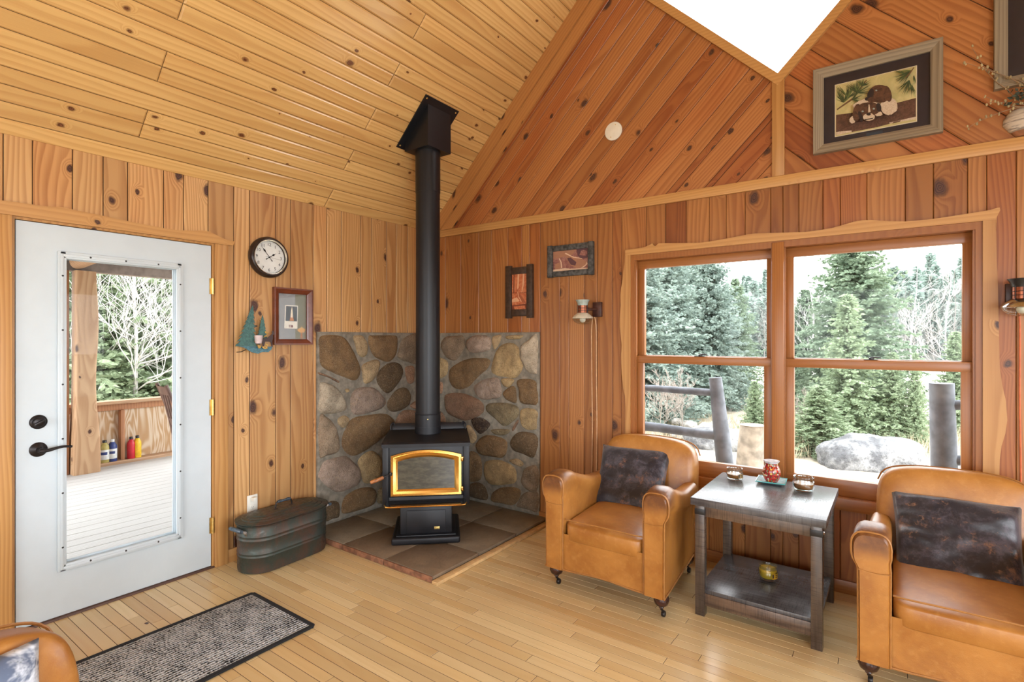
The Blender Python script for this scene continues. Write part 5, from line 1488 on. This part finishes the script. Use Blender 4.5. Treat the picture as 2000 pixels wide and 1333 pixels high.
# ---------------------------------------------------------------- wall lamps
M_red = plain('red_brown_block', (.055,.018,.012), .4, var=.3, scale=30); M_enam = plain('cream_enamel', (.60,.55,.44), .3, var=.1); M_cap = plain('pale_teal_cap', (.42,.52,.50), .25, .3, var=.1); M_cage = plain('copper_lantern', (.24,.070,.030), .28, .6, var=.3, scale=40)
M_cordA = plain('pale_cord', (.62,.38,.20), .6); M_cordB = plain('orange_cord', (.62,.15,.06), .5)
def lamp(label, loc, capmat, shade, cord, plate_dx):
    l = thing('wall_lamp', label, 'wall lamp', loc)
    b = MB(); b.box(plate_dx-.034, plate_dx+.034, -.001, -.022, -.060, .050) if False else b.box(plate_dx-.036, plate_dx+.036, -.024, -.001, -.058, .052, bev=.004); bp = b.build('wall_block', M_red, l)
    cy = -.105
    b = MB(); b.tube([(plate_dx,-.02,.0),(plate_dx*.5,-.06,.0),(0,cy,.0)], .010, 8); b.build('arm', M_red, bp)
    b = MB(); b.lathe([(.036,-.030),(.036,.030)], 24, T(0,cy,0), cap0=True, cap1=True); body = b.build('lantern_body', M_cage, l, 40)
    b = MB()
    for z in (-.012, .006): b.tube([(.0375*math.cos(a), cy+.0375*math.sin(a), z) for a in [2*PI*k/24 for k in range(24)]], .0016, 6, closed=True)
    for k in range(8): a = 2*PI*k/8; b.tube([(.0375*math.cos(a), cy+.0375*math.sin(a), -.03), (.0375*math.cos(a), cy+.0375*math.sin(a), .03)], .0016, 6)
    b.build('wire_cage', M_bronze, body)
    b = MB(); b.lathe([(.036,.026),(.038,.034),(.043,.050),(.052,.064),(.053,.067),(.044,.066),(.02,.064),(0,.064)], 32, T(0,cy,0)); b.build('top_cap', capmat, l, 50)
    b = MB(); b.lathe([(.030,-.026),(.040,-.030),(.060,-.046),(.074,-.062),(.077,-.068),(.074,-.070),(.056,-.054),(.030,-.036)], 40, T(0,cy,0)); b.build('shade', shade, l, 50)
    b = MB(); b.lathe([(.0735,-.069),(.070,-.082),(.058,-.097),(.038,-.108),(.018,-.112),(0,-.113)], 40, T(0,cy,0)); b.build('glass_bowl', M_jar, l, 180)
    b = MB(); b.lathe([(0,-.036),(.012,-.040),(.016,-.060),(.022,-.074),(.021,-.088),(.012,-.098),(0,-.101)], 20, T(0,cy,0)); b.build('bulb', plain('frosted_bulb', (.75,.70,.58), .3), l, 180)
    for dx in cord[1]:
        b = MB(); b.tube(catmull([(plate_dx*.6+dx*.3,-.020,-.05),(plate_dx*.5+dx,-.012,-.16),(plate_dx*.5+dx,-.0075,-.5),(plate_dx*.5+dx+.004,-.0075,-.9),(plate_dx*.5+dx,-.0075,-1.30)], 5, False), .0038, 6); b.build('cord', cord[0], l)
    return l
q = WY(1138, 604, -.105)
lamp('cream wall lamp with pale teal cap below the slate framed print', (q.x, 0, q.z), M_cap, M_enam, (M_cordA, (-.012, .026)), .075)
q = WY(1996, 572, -.105)
lamp('black capped chrome wall lamp right of the double window', (q.x, 0, q.z), M_blk, plain('chrome_shade', (.55,.57,.60), .15, 1.0), (M_cordB, (.012,)), -.012)
# ---------------------------------------------------------------- outside
GZ = -.5
M_grass = None
def _ground():
    n = NT('dry_grass_ground'); o = n.obj(); a = n.noise(o, .8, 5, .6); b2 = n.noise(o, 9, 4, .7); d = n.noise(o, .22, 3, .6)
    c = n.mix(n.rng(a, .35, .7), (.40,.34,.26), (.52,.47,.40)); c = n.mix(n.mul(n.rng(b2, .5, .75), .5), c, (.30,.27,.20)); c = n.mix(n.mul(n.rng(d, .52, .7), .5), c, (.25,.29,.15))
    yy = n.sep(o)[1]; br_ = n.mix(n.rng(n.noise(o, .9, 4, .7), .4, .65), (.085,.085,.075), (.15,.14,.12))
    c = n.mix(n.rng(n.add(yy, n.mul(d, 14.)), 38., 46.), c, br_)
    n.bsdf(c, .95, spec=.1); return n.mat
b = MB()
def gz(x, y):
    if y < 0: return GZ + mnoise.noise(Vector((x*.3, y*.3, 0)))*.03 - .02
    d = math.hypot(x-3.5, y+3.5)
    h = GZ + mnoise.noise(Vector((x*.25, y*.25, 0)))*.06
    if y > 40: h += 7.0*min(1, (y-40)/50)**1.2 + mnoise.noise(Vector((x*.03, y*.03, 5)))*2.5*min(1, (y-40)/30)
    if x < -14: h += min(1, (-14-x)/40)*8
    return h
def gf_(u, v):
    x = -75 + 150*u; vv = v
    y = -40 + 150*v
    return (x, y, gz(x, y))
b.grid(gf_, 75, 75)
gnd = struct(b.build('ground', _ground(), smooth=180), 'pale dry grass yard outside the windows')

def _needle(name, c1, c2):
    n = NT(name); o = n.obj(); a = n.noise(o, 3.5, 4, .7); b2 = n.noise(o, 22, 2, .6)
    c = n.mix(n.rng(n.add(n.mul(a, .6), n.mul(b2, .5)), .42, .72), c1, c2)
    bs = n.n('ShaderNodeBsdfDiffuse'); n.put(bs.inputs[0], c)
    tr = n.n('ShaderNodeBsdfTranslucent'); n.put(tr.inputs[0], c)
    m = n.n('ShaderNodeMixShader'); m.inputs[0].default_value = .35
    n.t.links.new(bs.outputs[0], m.inputs[1]); n.t.links.new(tr.outputs[0], m.inputs[2]); n.t.links.new(m.outputs[0], n.out.inputs[0]); return n.mat
M_nb = _needle('blue_green_needles', (.20,.26,.23), (.46,.54,.47)); M_ng = _needle('green_needles', (.15,.21,.14), (.38,.46,.33)); M_nl = _needle('light_green_needles', (.24,.31,.19), (.48,.56,.38))  # needle colours paled to stand in for outdoor haze
M_trunk = plain('spruce_trunk', (.16,.12,.10), .9, var=.3, scale=20); M_bare = plain('bare_birch', (.42,.40,.38), .8, var=.25, scale=8); M_barel = plain('bare_twig', (.34,.29,.25), .8, var=.25, scale=8)
def spruce_mesh(H, RB, seed, whorls, nbr, twn, tw, power=.85, base=.04, nmat=M_nb, label='', name='spruce_tree'):
    g = random.Random(seed); t = thing(name, label, 'tree', (0,0,0))
    b = MB(); b.tube([(0,0,-.15),(0,0,H*.5),(0,0,H*.99)], [H*.016+.02, H*.009+.01, .004], 7); b.build('trunk', M_trunk, t)
    V = []; Fc = []
    def quad(p, d, s, L, w):
        o = len(V); m = p + d*L*.45
        V.extend((p, m+s*w, p+d*L, m-s*w)); Fc.append((o, o+1, o+2, o+3))
    for k in range(whorls):
        tt = (k+g.random()*.8)/whorls; z = H*(base+(1-base)*tt**.92); rad = RB*((1-tt)**power)*g.uniform(.78, 1.15)+.03
        nb_ = max(3, int(nbr*(1-.5*tt))); a0 = g.random()*6.28
        for j in range(nb_):
            a = a0 + j*6.283/nb_ + g.uniform(-.25, .25); rl = rad*g.uniform(.75, 1.1)
            dirh = Vector((math.cos(a), math.sin(a), 0)); side = Vector((-math.sin(a), math.cos(a), 0))
            up0 = .35*tt + .02; droop = -.38*(1-tt)
            n_t = max(3, int(twn*rl/RB)+2)
            for i in range(n_t):
                f = (i+.6)/n_t; 
                zz_ = z + rl*(up0*f + droop*f*f*.9 + .20*max(0, f-.6))
                p = dirh*rl*f + Vector((0,0,zz_)) + Vector((g.uniform(-1,1), g.uniform(-1,1), g.uniform(-1,1)))*tw*.25
                for s_ in (-1, 1):
                    d = (dirh*g.uniform(.35,.9) + side*s_*g.uniform(.4,1.0) + Vector((0,0,g.uniform(-.45,.25)))).normalized()
                    L_ = tw*g.uniform(.8, 1.5)*(1.15-.55*f); w_ = L_*g.uniform(.16,.26)
                    sd = d.cross(Vector((g.uniform(-1,1), g.uniform(-1,1), g.uniform(-1,1)))).normalized()
                    quad(p, d, sd, L_, w_); quad(p, (d+Vector((0,0,-.35))).normalized(), d.cross(sd), L_*.8, w_)
            d = (dirh + Vector((0,0,.1))).normalized(); quad(dirh*rl*.85+Vector((0,0,z+rl*(up0+droop*.7))), d, side, tw*1.4, tw*.2)
    quad(Vector((0,0,H*.95)), Vector((0,0,1)), Vector((1,0,0)), H*.07, .02); quad(Vector((0,0,H*.95)), Vector((0,0,1)), Vector((0,1,0)), H*.07, .02)
    b = MB(); b.add(V, Fc); b.build('needles', nmat, t, 0)
    return t
def at(px, D, off=0.0):
    """a point D metres deep, straight below the direction of picture column px"""
    u = (px-CX)/F; x, y = CAM[0]+D*(FX+u*RX), CAM[1]+D*(FY+u*RY); return (x, y, gz(x, y)+off)
s1 = spruce_mesh(4.75, 1.45, 3, 58, 14, 20, .145, .80, nmat=M_ng, label='tall green spruce behind the boulder, seen in the right window'); s1.location = at(1668, 11.0)
s2 = spruce_mesh(2.75, .80, 4, 42, 12, 14, .10, .80, nmat=M_nl, label='smaller light green spruce in front of the tall one behind the boulder'); s2.location = at(1655, 9.6)
s3 = spruce_mesh(4.7, 1.65, 5, 56, 14, 19, .165, .75, nmat=M_nb, label='bushy blue green spruce at the left edge of the left window'); s3.location = at(1298, 14.0)
s4 = copy_thing(s3, at(1382, 15.0), 1.7, 'blue green spruce with the tallest tip in the left window', None, (.86,.86,1.06))
s5 = copy_thing(s3, at(1342, 17.5), 3.1, 'blue green spruce between and behind the two front spruces in the left window', None, 1.05)
s6 = copy_thing(s3, at(1250, 12.2), 4.4, 'blue green spruce mostly hidden by the left window casing', None, .92)
s7 = copy_thing(s1, at(1436, 19.0), .9, 'dark green spruce right of the tallest tip in the left window', None, (.8,.8,.86))
s7b = copy_thing(s1, at(1574, 15.0), 2.4, 'green spruce left of the tall one behind the boulder', None, (.8,.8,.70))
s8 = copy_thing(s2, at(1474, 9.8), 2.0, 'knee high spruce sapling by the stump', None, .42)
s9 = copy_thing(s2, at(1742, 9.4), 1.0, 'sapling to the right of the tall green spruce', None, .62)
s9b = copy_thing(s2, at(1788, 9.2), 2.0, 'slender sapling left of the grey fence post in the right window', None, (.34,.34,.62))
s10 = copy_thing(s2, at(1866, 10.5), 3.0, 'sapling behind the grey fence post in the right window', None, (.7,.7,.75))
s11 = copy_thing(s2, at(1600, 8.9), 3.9, 'low spruce bush in front of the light green spruce', None, (.85,.85,.42))
fs_ = spruce_mesh(7.0, 1.25, 9, 26, 8, 6, .50, .9, nmat=M_nb, label='slim spruce in the far forest edge'); fs_['group'] = 'slim spruces in the far forest edge'
g = random.Random(12); first = True; dens = []
for k in range(120):
    px = g.choice([g.uniform(1395, 1520), g.uniform(1440, 1515), g.uniform(1700, 1895), g.uniform(1740, 1895), g.uniform(1240, 1900)])
    D = g.uniform(36, 66); loc = at(px, D, -.2); sc_ = g.uniform(.55, .88)*(D/50)**.5
    if first: fs_.location = loc; fs_.scale = (sc_*.9, sc_*.9, sc_); first = False
    else: copy_thing(fs_, loc, g.random()*6, None, None, (sc_*g.uniform(.75, 1.1), sc_*g.uniform(.75, 1.1), sc_))
# bare birches
def bare(H, seed, label, mat=M_bare, nb=16, name='bare_tree'):
    g = random.Random(seed); t = thing(name, label, 'tree', (0,0,0))
    tr = MB(); br = MB(); P = [Vector((0,0,-.1))]
    for k in range(8): P.append(P[-1]+Vector((g.uniform(-.04,.04)*H*.4, g.uniform(-.04,.04)*H*.4, H/8)))
    tr.tube(P, [max(.006, .0075*H*(1-k/8.5)) for k in range(9)], 7)
    def branch(p, d, L_, r_, lev):
        pts = [p]
        for k in range(5):
            d = (d + Vector((g.uniform(-.25,.25), g.uniform(-.25,.25), g.uniform(-.05,.25)))).normalized(); pts.append(pts[-1]+d*L_/5)
        br.tube(pts, [max(.0028, r_*(1-k/6)) for k in range(6)], 4, caps=False)
        if lev > 0:
            for k in range(4):
                q = pts[1+k]; dd = (d + Vector((g.uniform(-1,1), g.uniform(-1,1), g.uniform(-.3,.7)))).normalized(); branch(q, dd, L_*g.uniform(.4,.65), r_*.55, lev-1)
    for k in range(nb):
        f = g.uniform(.18, .97); i = int(f*8); p = P[i].lerp(P[min(i+1,8)], f*8-i); a = g.random()*6.28
        branch(p, Vector((math.cos(a), math.sin(a), g.uniform(.1,.9))).normalized(), H*.30*(1.15-f)+.15, .0030*H*(1.1-f), 2)
    tr.build('trunk', mat, t); br.build('branches', mat, t); return t
b1 = bare(4.4, 21, 'bare birch at the left side of the right window'); b1.location = at(1590, 13.2)
b2 = bare(4.6, 22, 'bare birch with many fine twigs right of the tall spruce'); b2.location = at(1782, 16.0)
b3 = copy_thing(b1, at(1850, 18.0), 2.0, 'bare birch above the grey post in the right window')
b4 = copy_thing(b2, at(1560, 17.0), 1.0, 'bare birch at the mullion side of the right window', None, 1.12)
b5 = copy_thing(b1, at(1655, 12.3), 4.0, 'bare birch whose twigs rise beside the tall spruce tip', None, (.9,.9,1.12))
bs = bare(1.3, 23, 'low bare shrub under the spruces in the left window', M_barel, 22, 'bare_shrub'); bs['category'] = 'shrub'; bs.location = at(1330, 10.6)
q = copy_thing(bs, at(1290, 10.0), 2.0, 'pale bare shrub at the lower left of the left window')
q = copy_thing(bs, at(1570, 9.4), 3.0, 'bare shrub left of the boulder in the right window', None, .8)
gb_ = bare(6.0, 31, 'grey bare tree on the far hillside', plain('grey_bark', (.15,.14,.13), .85), 14); gb_['group'] = 'grey bare trees on the far hillside'
first = True
for k in range(44):
    loc = at(g.uniform(1520, 1900) if k % 3 else g.uniform(1250, 1520), g.uniform(26, 60), -.1); sc_ = g.uniform(.6, 1.05)
    if first: gb_.location = loc; first = False
    else: copy_thing(gb_, loc, g.random()*6, None, None, sc_)
# dry grass
b = MB(); g = random.Random(77)
for k in range(5200):
    px = g.uniform(1250, 1500) if k % 3 == 0 else g.uniform(1535, 1890); D = g.uniform(8.6, 10.6) if px > 1535 else g.uniform(9.5, 13)
    x, y, z = at(px, D); h_ = g.uniform(.10, .42)*(1 if px > 1535 else .7); a = g.random()*6.28; w_ = .006
    lx_, ly_ = g.uniform(-.5,.5)*h_, g.uniform(-.5,.5)*h_
    b.add([(x-w_*math.cos(a), y-w_*math.sin(a), z-.02), (x+w_*math.cos(a), y+w_*math.sin(a), z-.02), (x+lx_, y+ly_, z+h_)], [(0,1,2)])
dg_ = b.build('dry_grass', plain('straw_blades', (.52,.44,.30), .9, var=.3, scale=3), None, 0); dg_['kind'] = 'stuff'; tag(dg_, 'tall straw coloured dry grass below the spruces', 'grass')
# rocks
def rock(name, label, loc, rx, ry, rz, seed, mat, group=None, sub=24, rough=.22):
    b = MB(); g = random.Random(seed)
    def wp(p):
        n = p.normalized() if p.length else p
        f = 1 + mnoise.noise(n*1.5+Vector((seed,0,0)))*rough*1.3 + mnoise.noise(n*4+Vector((0,seed,0)))*rough*.5 + mnoise.noise(n*11)*rough*.16
        return (p.x*f, p.y*f, max(p.z*f, -rz*.55))
    b.superq(rx, ry, rz, .7, .8, sub, sub//2+2, warp=wp)
    o = b.build(name, mat, None, 60); o.location = (loc[0], loc[1], loc[2]+rz*.5); o.rotation_euler = (0,0,g.random()*6); tag(o, label, 'rock', group); return o
def _rock(name, c1, c2, sc):
    n = NT(name); o = n.obj(); a = n.noise(o, sc, 5, .7); b2 = n.noise(o, sc*7, 3, .7)
    c = n.mix(n.rng(a, .38, .62), c1, c2); c = n.mix(n.mul(n.rng(b2, .5, .7), .6), c, tuple(k*.4 for k in c1)); n.bsdf(c, .9, 0, n.bump(n.add(a, b2), .9, .03)); return n.mat
M_rk = _rock('boulder_grey', (.10,.10,.105), (.34,.34,.34), 2.2); M_rk2 = _rock('pale_fieldstone', (.34,.31,.27), (.52,.49,.45), 5)
q = at(1700, 8.15); r_ = rock('boulder', 'big grey boulder on the lawn outside the right window', (q[0], q[1], q[2]-.03), .72, .42, .32, 4, M_rk, None, 48, .16); r_.rotation_euler = (0, 0, .55)
g = random.Random(6)
for k, (px, py, s_) in enumerate([(1308,835,.24),(1322,820,.18),(1332,838,.22),(1345,826,.28),(1352,843,.20),(1364,836,.24),(1378,830,.26),(1388,838,.22),(1330,848,.2),(1372,848,.2),(1318,846,.18),(1390,848,.2)]):
    D = 10.2 + (850-py)*.03; loc = at(px, D); zt_ = CAM[2] - (py-HY)/F*D
    rock('fire_ring_stone', 'pale fieldstone heaped in the rock pile behind the log fence', (loc[0], loc[1], max(loc[2], zt_-s_*.5)), s_*.62, s_*.5, s_*.42, 100+k, M_rk2, 'pale stones of the rock pile behind the log fence', 16)
q = at(1416, 9.3); r_ = rock('boulder', 'long low grey boulder behind the left fence post', (q[0], q[1], q[2]-.02), .70, .28, .24, 14, M_rk, None, 36, .14); r_.rotation_euler = (0, 0, .3)
# stump
q = at(1466, 7.9); ST_ = thing('tree_stump', 'upright pale cut log on the lawn right of the left fence post', 'stump', q)
b = MB(); n_ = 24
b.grid(lambda u, v: ((.165+.035*(1-v)+mnoise.noise(Vector((math.cos(6.283*u)*1.5, math.sin(6.283*u)*1.5, v)))*.035)*math.cos(6.283*u)+.03*v, (.165+.035*(1-v)+mnoise.noise(Vector((math.cos(6.283*u)*1.5, math.sin(6.283*u)*1.5, v)))*.035)*math.sin(6.283*u), -.03+v*.665), 28, 10, closeu=True); b.build('bark_side', plain('weathered_log', (.26,.21,.16), .85, var=.35, scale=7), ST_, 60)
b = MB(); b.lathe([(0,.637),(.178,.6365)], 24, T(.03,0,.0)); b.build('cut_face', plain('cut_wood', (.30,.24,.17), .8), ST_, 0)

# ---------------------------------------------------------------- log fence outside the windows
M_logg = plain('silver_grey_log', (.185,.20,.225), .8, var=.3, scale=9, bump=.3, bscale=22)
FE = thing('log_railing', 'silver grey log railing with two posts outside the double window', 'railing', (3.0, .95, GZ))
def fp(px, py, y=.95):
    q = WY(px, py, y); return Vector((q.x-3.0, q.y-.95, q.z-GZ))
def post(name, top, bot, rt, rb):
    b = MB(); dv = (bot-top); e = bot + dv.normalized()*((bot.z)/max(.2, -dv.normalized().z)) if dv.z < 0 else bot
    P = [top, top.lerp(bot, .33), top.lerp(bot, .66), bot, e]
    b.tube(P, [rt, rt+(rb-rt)*.33, rt+(rb-rt)*.66, rb, rb*1.05], 20); return b.build(name, M_logg, FE, 50)
post('post', fp(1397, 738), fp(1414, 890), .050, .067)
post('post', fp(1839, 749), fp(1844, 915), .068, .072)
def rail(a, c, r0_, r1_):
    b = MB(); m_ = a.lerp(c, .5)+Vector((0,0,.008)); b.tube([a, m_, c], [r0_, (r0_+r1_)/2, r1_], 16); b.build('rail', M_logg, FE, 50)
rail(fp(1180, 755), fp(1397, 768), .028, .030); rail(fp(1180, 824), fp(1400, 852), .044, .036); 
rail(fp(1400, 856), fp(1460, 866), .030, .028) if False else None
rail(fp(1846, 793), fp(2010, 789), .032, .034); rail(fp(1846, 900), fp(2010, 905), .034, .036)

# ---------------------------------------------------------------- porch beyond the door
DKZ = -.05
M_deck = wood('grey_deck_boards', (.58,.56,.53), (.42,.39,.36), axis='Y', kfrac=0, rings=40, wob=3, tint=.2, rough=.8)
M_rough = wood('rough_porch_pine', (.66,.43,.25), (.44,.23,.11), axis='Z', kfrac=.3, ks=5, rings=30, wob=6, rough=.7, tint=.15)
M_roughY = wood('rough_porch_beam', (.50,.31,.18), (.33,.18,.10), axis='Y', kfrac=.15, rings=40, wob=3, rough=.75, tint=.1)
M_redwood = wood('reddish_porch_stud', (.42,.19,.085), (.28,.11,.05), axis='Z', kfrac=.1, rings=40, wob=3, rough=.7, tint=.1)
def _ply():
    n = NT('sanded_plywood'); x, y, z = n.sep(n.obj())
    g1_ = n.noise(n.xyz(n.mul(y, 6.), n.mul(z, 1.1), 0.), 1, 2, .5, .4); f = n.m('FRACT', n.mul(g1_, 11.))
    c = n.mix(n.mul(n.rng(f, .1, .5), n.rng(f, 1.0, .6)), (.64,.50,.36), (.46,.27,.13)); n.bsdf(c, .7); return n.mat
b = MB(); x = -4.3; g = random.Random(3)
while x < -.17: b.box(x, x+.136, -7, 3, DKZ-.03, DKZ, bev=.003, seg=1); x += .142
struct(b.build('porch_deck', M_deck, smooth=30), 'pale weathered deck boards of the porch outside the door')
PW = thing('porch_half_wall', 'plywood half wall with a flat cap closing the porch', 'half wall', (-4.16, -.6, DKZ))
b = MB(); b.box(.0, .012, -4.5, 2.6, .0, .72); b.build('plywood_panel', _ply(), PW, 0)
b = MB(); b.box(-.04, .13, -4.5, 2.6, .720, .758, bev=.004); b.build('cap_board', M_roughY, PW)
b = MB(); b.box(.012, .05, -4.5, 2.6, .64, .72, bev=.002); b.build('top_rail', M_redwood, PW)
b = MB(); b.box(.012, .15, -4.5, 2.6, .0, .040, bev=.002); b.build('sole_plate', M_roughY, PW)
for y in (-1.30, -.52, .20, .92):
    b = MB(); b.box(.0125, .10, y-.02, y+.02, .04, .64, bev=.002); b.build('stud', M_redwood, PW)
q = WX(100+195/2.897, 490+1255/2.897, -3.95)
PO = thing('porch_post', 'rough square log post of the porch with live edges', 'post', (-3.87, WX(165, 800, -3.87).y, DKZ))
def pg(u, v):
    a = 2*PI*u; w_ = .100 + .010*mnoise.noise(Vector((v*3, u*2, 0))) + (.020*(1-v)**2)
    cx = math.copysign(abs(math.cos(a))**.35, math.cos(a)); cy = math.copysign(abs(math.sin(a))**.35, math.sin(a))
    return (w_*.9*cx, w_*cy*(1+.10*math.sin(v*9+1)*(cy > 0)), v*2.26)
b = MB(); b.grid(pg, 32, 30, closeu=True); b.build('log', M_rough, PO, 60)
b = MB(); b.box(-.10, .0, -.24, -.135, 0, 2.26, bev=.004); b.build('side_board', M_redwood, PO)
BM = thing('porch_beam', 'grey brown horizontal beam carried by the porch post', 'beam', (-3.95, -.6, 2.215))
b = MB(); b.box(-.09, .05, -4, 2.6, .0, .155, bev=.004); b.build('beam', plain('weathered_beam', (.27,.215,.185), .8, var=.2, scale=12), BM)
b = MB(); b.box(-.10, .0, -4, 2.6, .156, .195, bev=.003); b.build('purlin', M_roughY, BM)
b = MB()
b.tube([(-3.85,-1.62,2.30),(-3.2,-1.50,2.40),(-.2,-1.15,2.72)], .075, 14); RF = b.build('porch_rafter', M_roughY, None, 50); tag(RF, 'round log rafter resting on the porch post', 'rafter')
b = MB()
def rf(u, v):
    y = -5 + 8*v; x = -4.3 + 4.15*u
    return (x, y, 2.46 + (.42*u) + .012*math.sin(y*2*PI/.076))
b.grid(rf, 2, 420); 
r_ = b.build('porch_roof', plain('corrugated_metal', (.30,.28,.27), .5, .3), None, 180); struct(r_, 'corrugated metal porch roof')
# bottles on the sole plate
def bottle(label, px, h, r, body, cap, lab, D_x=-4.06, capm=.10):
    q = WX(100+px/2.897, 490+1190/2.897, D_x)
    t = thing('bottle', label, 'bottle', (D_x, q.y, DKZ+.0405))
    b = MB(); b.lathe([(0,.001),(r*.95,.001),(r,.006),(r,h*.66),(r*.92,h*.74),(r*.55,h*.86),(r*.42,h*.89)], 24); b.build('bottle_body', body, t, 50)
    b = MB(); b.lathe([(r*.44,h*.885),(r*.46,h*.99),(r*.40,h),(0,h)], 18); b.build('cap', cap, t, 50)
    if lab:
        b = MB(); b.lathe([(r*1.012,h*.14),(r*1.012,h*.58)], 24); l = b.build('label_band', lab[0], t, 50)
        b = MB(); b.lathe([(r*1.02,h*.36),(r*1.02,h*.48)], 12, a0=-1.2, a1=.3); b.build('label_print', lab[1], l, 50)
M_navy = plain('navy', (.02,.04,.17), .4); M_wht = plain('bottle_white', (.70,.70,.68), .35); M_yel = plain('bottle_yellow', (.78,.47,.02), .35); M_redb = plain('bottle_red', (.55,.012,.03), .35); M_olv = plain('bottle_olive', (.42,.34,.10), .4)
bottle('olive bottle with black cap and pale label, nearest the porch post', 302, .262, .047, M_olv, M_blk, (M_wht, M_navy))
bottle('white and navy bottle with white cap beside the olive bottle', 346, .262, .046, M_navy, M_wht, (M_wht, M_navy))
bottle('red bottle with black cap right of the porch stud', 452, .262, .042, M_redb, M_blk, None)
bottle('yellow bottle with black cap beside the red bottle', 487, .268, .042, M_yel, M_blk, None)
# porch chair (local: back at -y)
M_pch = plain('brown_chair_wood', (.11,.055,.038), .5, var=.2, scale=14)
PC = thing('porch_chair', 'dark brown wooden chair on the porch cut by the door frame', 'chair', (-2.76, -.79, DKZ), R(-10))
for s in (-1, 1):
    b = MB(); b.tube([(s*.21,-.22,0),(s*.21,-.23,.44),(s*.215,-.28,.72),(s*.22,-.39,1.02)], [.020,.024,.022,.018], 8); b.build('back_post', M_pch, PC)
    b = MB(); b.tube([(s*.20,.20,0),(s*.20,.20,.44)], [.018,.022], 8); b.build('front_leg', M_pch, PC)
b = MB(); b.box(-.23, .23, -.24, .24, .43, .465, bev=.012); b.build('seat', M_pch, PC)
for z, y in ((.955, -.36), (.60, -.255)):
    b = MB(); b.grid(lambda u, v: (-.215+.43*u, y-.02*math.sin(PI*u)-(v-.5)*.03, z-.045+.09*v), 12, 4); b.grid(lambda u, v: (-.215+.43*(1-u), y-.018-.02*math.sin(PI*u)-(v-.5)*.03, z-.045+.09*v), 12, 4); b.build('back_rail', M_pch, PC)
for x in (-.11, 0, .11):
    b = MB(); b.box(x-.022, x+.022, -.30, -.285, .63, .93, M=T(0,-.285,.62) @ RX_(.22) @ T(0,.285,-.62)); b.build('back_slat', M_pch, PC)
for s in (-1, 1):
    b = MB(); b.box(s*.205-.01, s*.205+.01, -.22, .2, .2, .23); b.build('stretcher', M_pch, PC)
# trees beyond the porch
tl = ['pale spruce beyond the porch rail, left of the porch post', 'pale spruce filling the view right of the porch post', 'pale spruce at the right side of the door glass', 'pale spruce behind, high above the porch rail', 'pale bushy spruce low above the porch rail']
pt0 = spruce_mesh(7.0, 2.1, 41, 46, 12, 13, .26, .7, nmat=M_nl, label=tl[0])
for k, (px, dx, sc_) in enumerate(((110, -8.5, 1.0), (245, -8.8, 1.05), (335, -9.5, 1.1), (285, -12.5, 1.3), (205, -7.4, .45))):
    q = WX(px, 700, dx); loc = (dx, q.y, gz(dx, q.y))
    if k == 0: pt0.location = loc
    else: copy_thing(pt0, loc, k*1.3, tl[k], None, sc_)
pb = bare(5.5, 52, 'bare birch in front of the spruces beyond the porch', plain('pale_bare_birch', (.55,.53,.51), .8, var=.2, scale=8), 46); q = WX(270, 700, -7.2); pb.location = (-7.2, q.y, gz(-7.2, q.y))
copy_thing(pb, (-7.8, WX(330, 700, -7.8).y, GZ), 2.2, 'bare birch at the right side beyond the porch')
copy_thing(pb, (-7.4, WX(222, 700, -7.4).y, GZ), 4.2, 'bare birch just right of the porch post')
# ---------------------------------------------------------------- camera, light
cd = bpy.data.cameras.new('camera'); co = bpy.data.objects.new('camera', cd); COL.objects.link(co)
cd.sensor_width = 36.0; cd.sensor_fit = 'HORIZONTAL'; cd.lens = F/2000*36.0
cd.shift_y = -(666.5-HY)/2000.0
cd.clip_start = .02; cd.clip_end = 500
co.location = CAM
fw = Vector((FX, FY, 0))
co.rotation_euler = (fw).to_track_quat('-Z', 'Y').to_euler()
SC.camera = co
w = bpy.data.worlds.new('sky'); SC.world = w; w.use_nodes = True
bg = w.node_tree.nodes['Background']; bg.inputs[0].default_value = (.93,.97,1.0,1); bg.inputs[1].default_value = 8.0
def area(name, loc, rot, sx, sy, power, col=(1,1,1), spread=PI):
    l = bpy.data.lights.new(name, 'AREA'); l.shape = 'RECTANGLE'; l.size = sx; l.size_y = sy; l.energy = power; l.color = col
    l.spread = spread
    o = bpy.data.objects.new(name, l); COL.objects.link(o); o.location = loc; o.rotation_euler = rot; return o
# daylight lamps added at unseen openings of the two walls, to brighten the room
DAY = (.86, .95, 1.06)
area('daylight_fill', (RW+.05, -4.9, 1.35), (0, R(90), 0), 1.45, 2.5, 150, DAY)
area('daylight_fill', (RW+.05, -1.9, 1.35), (0, R(90), 0), 1.45, 2.3, 10, DAY)
area('daylight_fill', (2.95, RL-.05, 1.4), (R(90), 0, 0), 4.0, 1.75, 14, DAY)
SC.view_settings.view_transform = 'Standard'; SC.view_settings.look = 'None'; SC.view_settings.gamma = 1.0
SC.view_settings.use_curve_mapping = False; SC.view_settings.exposure = 0.0
SC.cycles.use_denoising = True
SC.cycles.max_bounces = 8; SC.cycles.diffuse_bounces = 3; SC.cycles.glossy_bounces = 3; SC.cycles.transmission_bounces = 4; SC.cycles.transparent_max_bounces = 12
SC.cycles.caustics_reflective = False; SC.cycles.caustics_refractive = False
SC.cycles.sample_clamp_indirect = 6.0
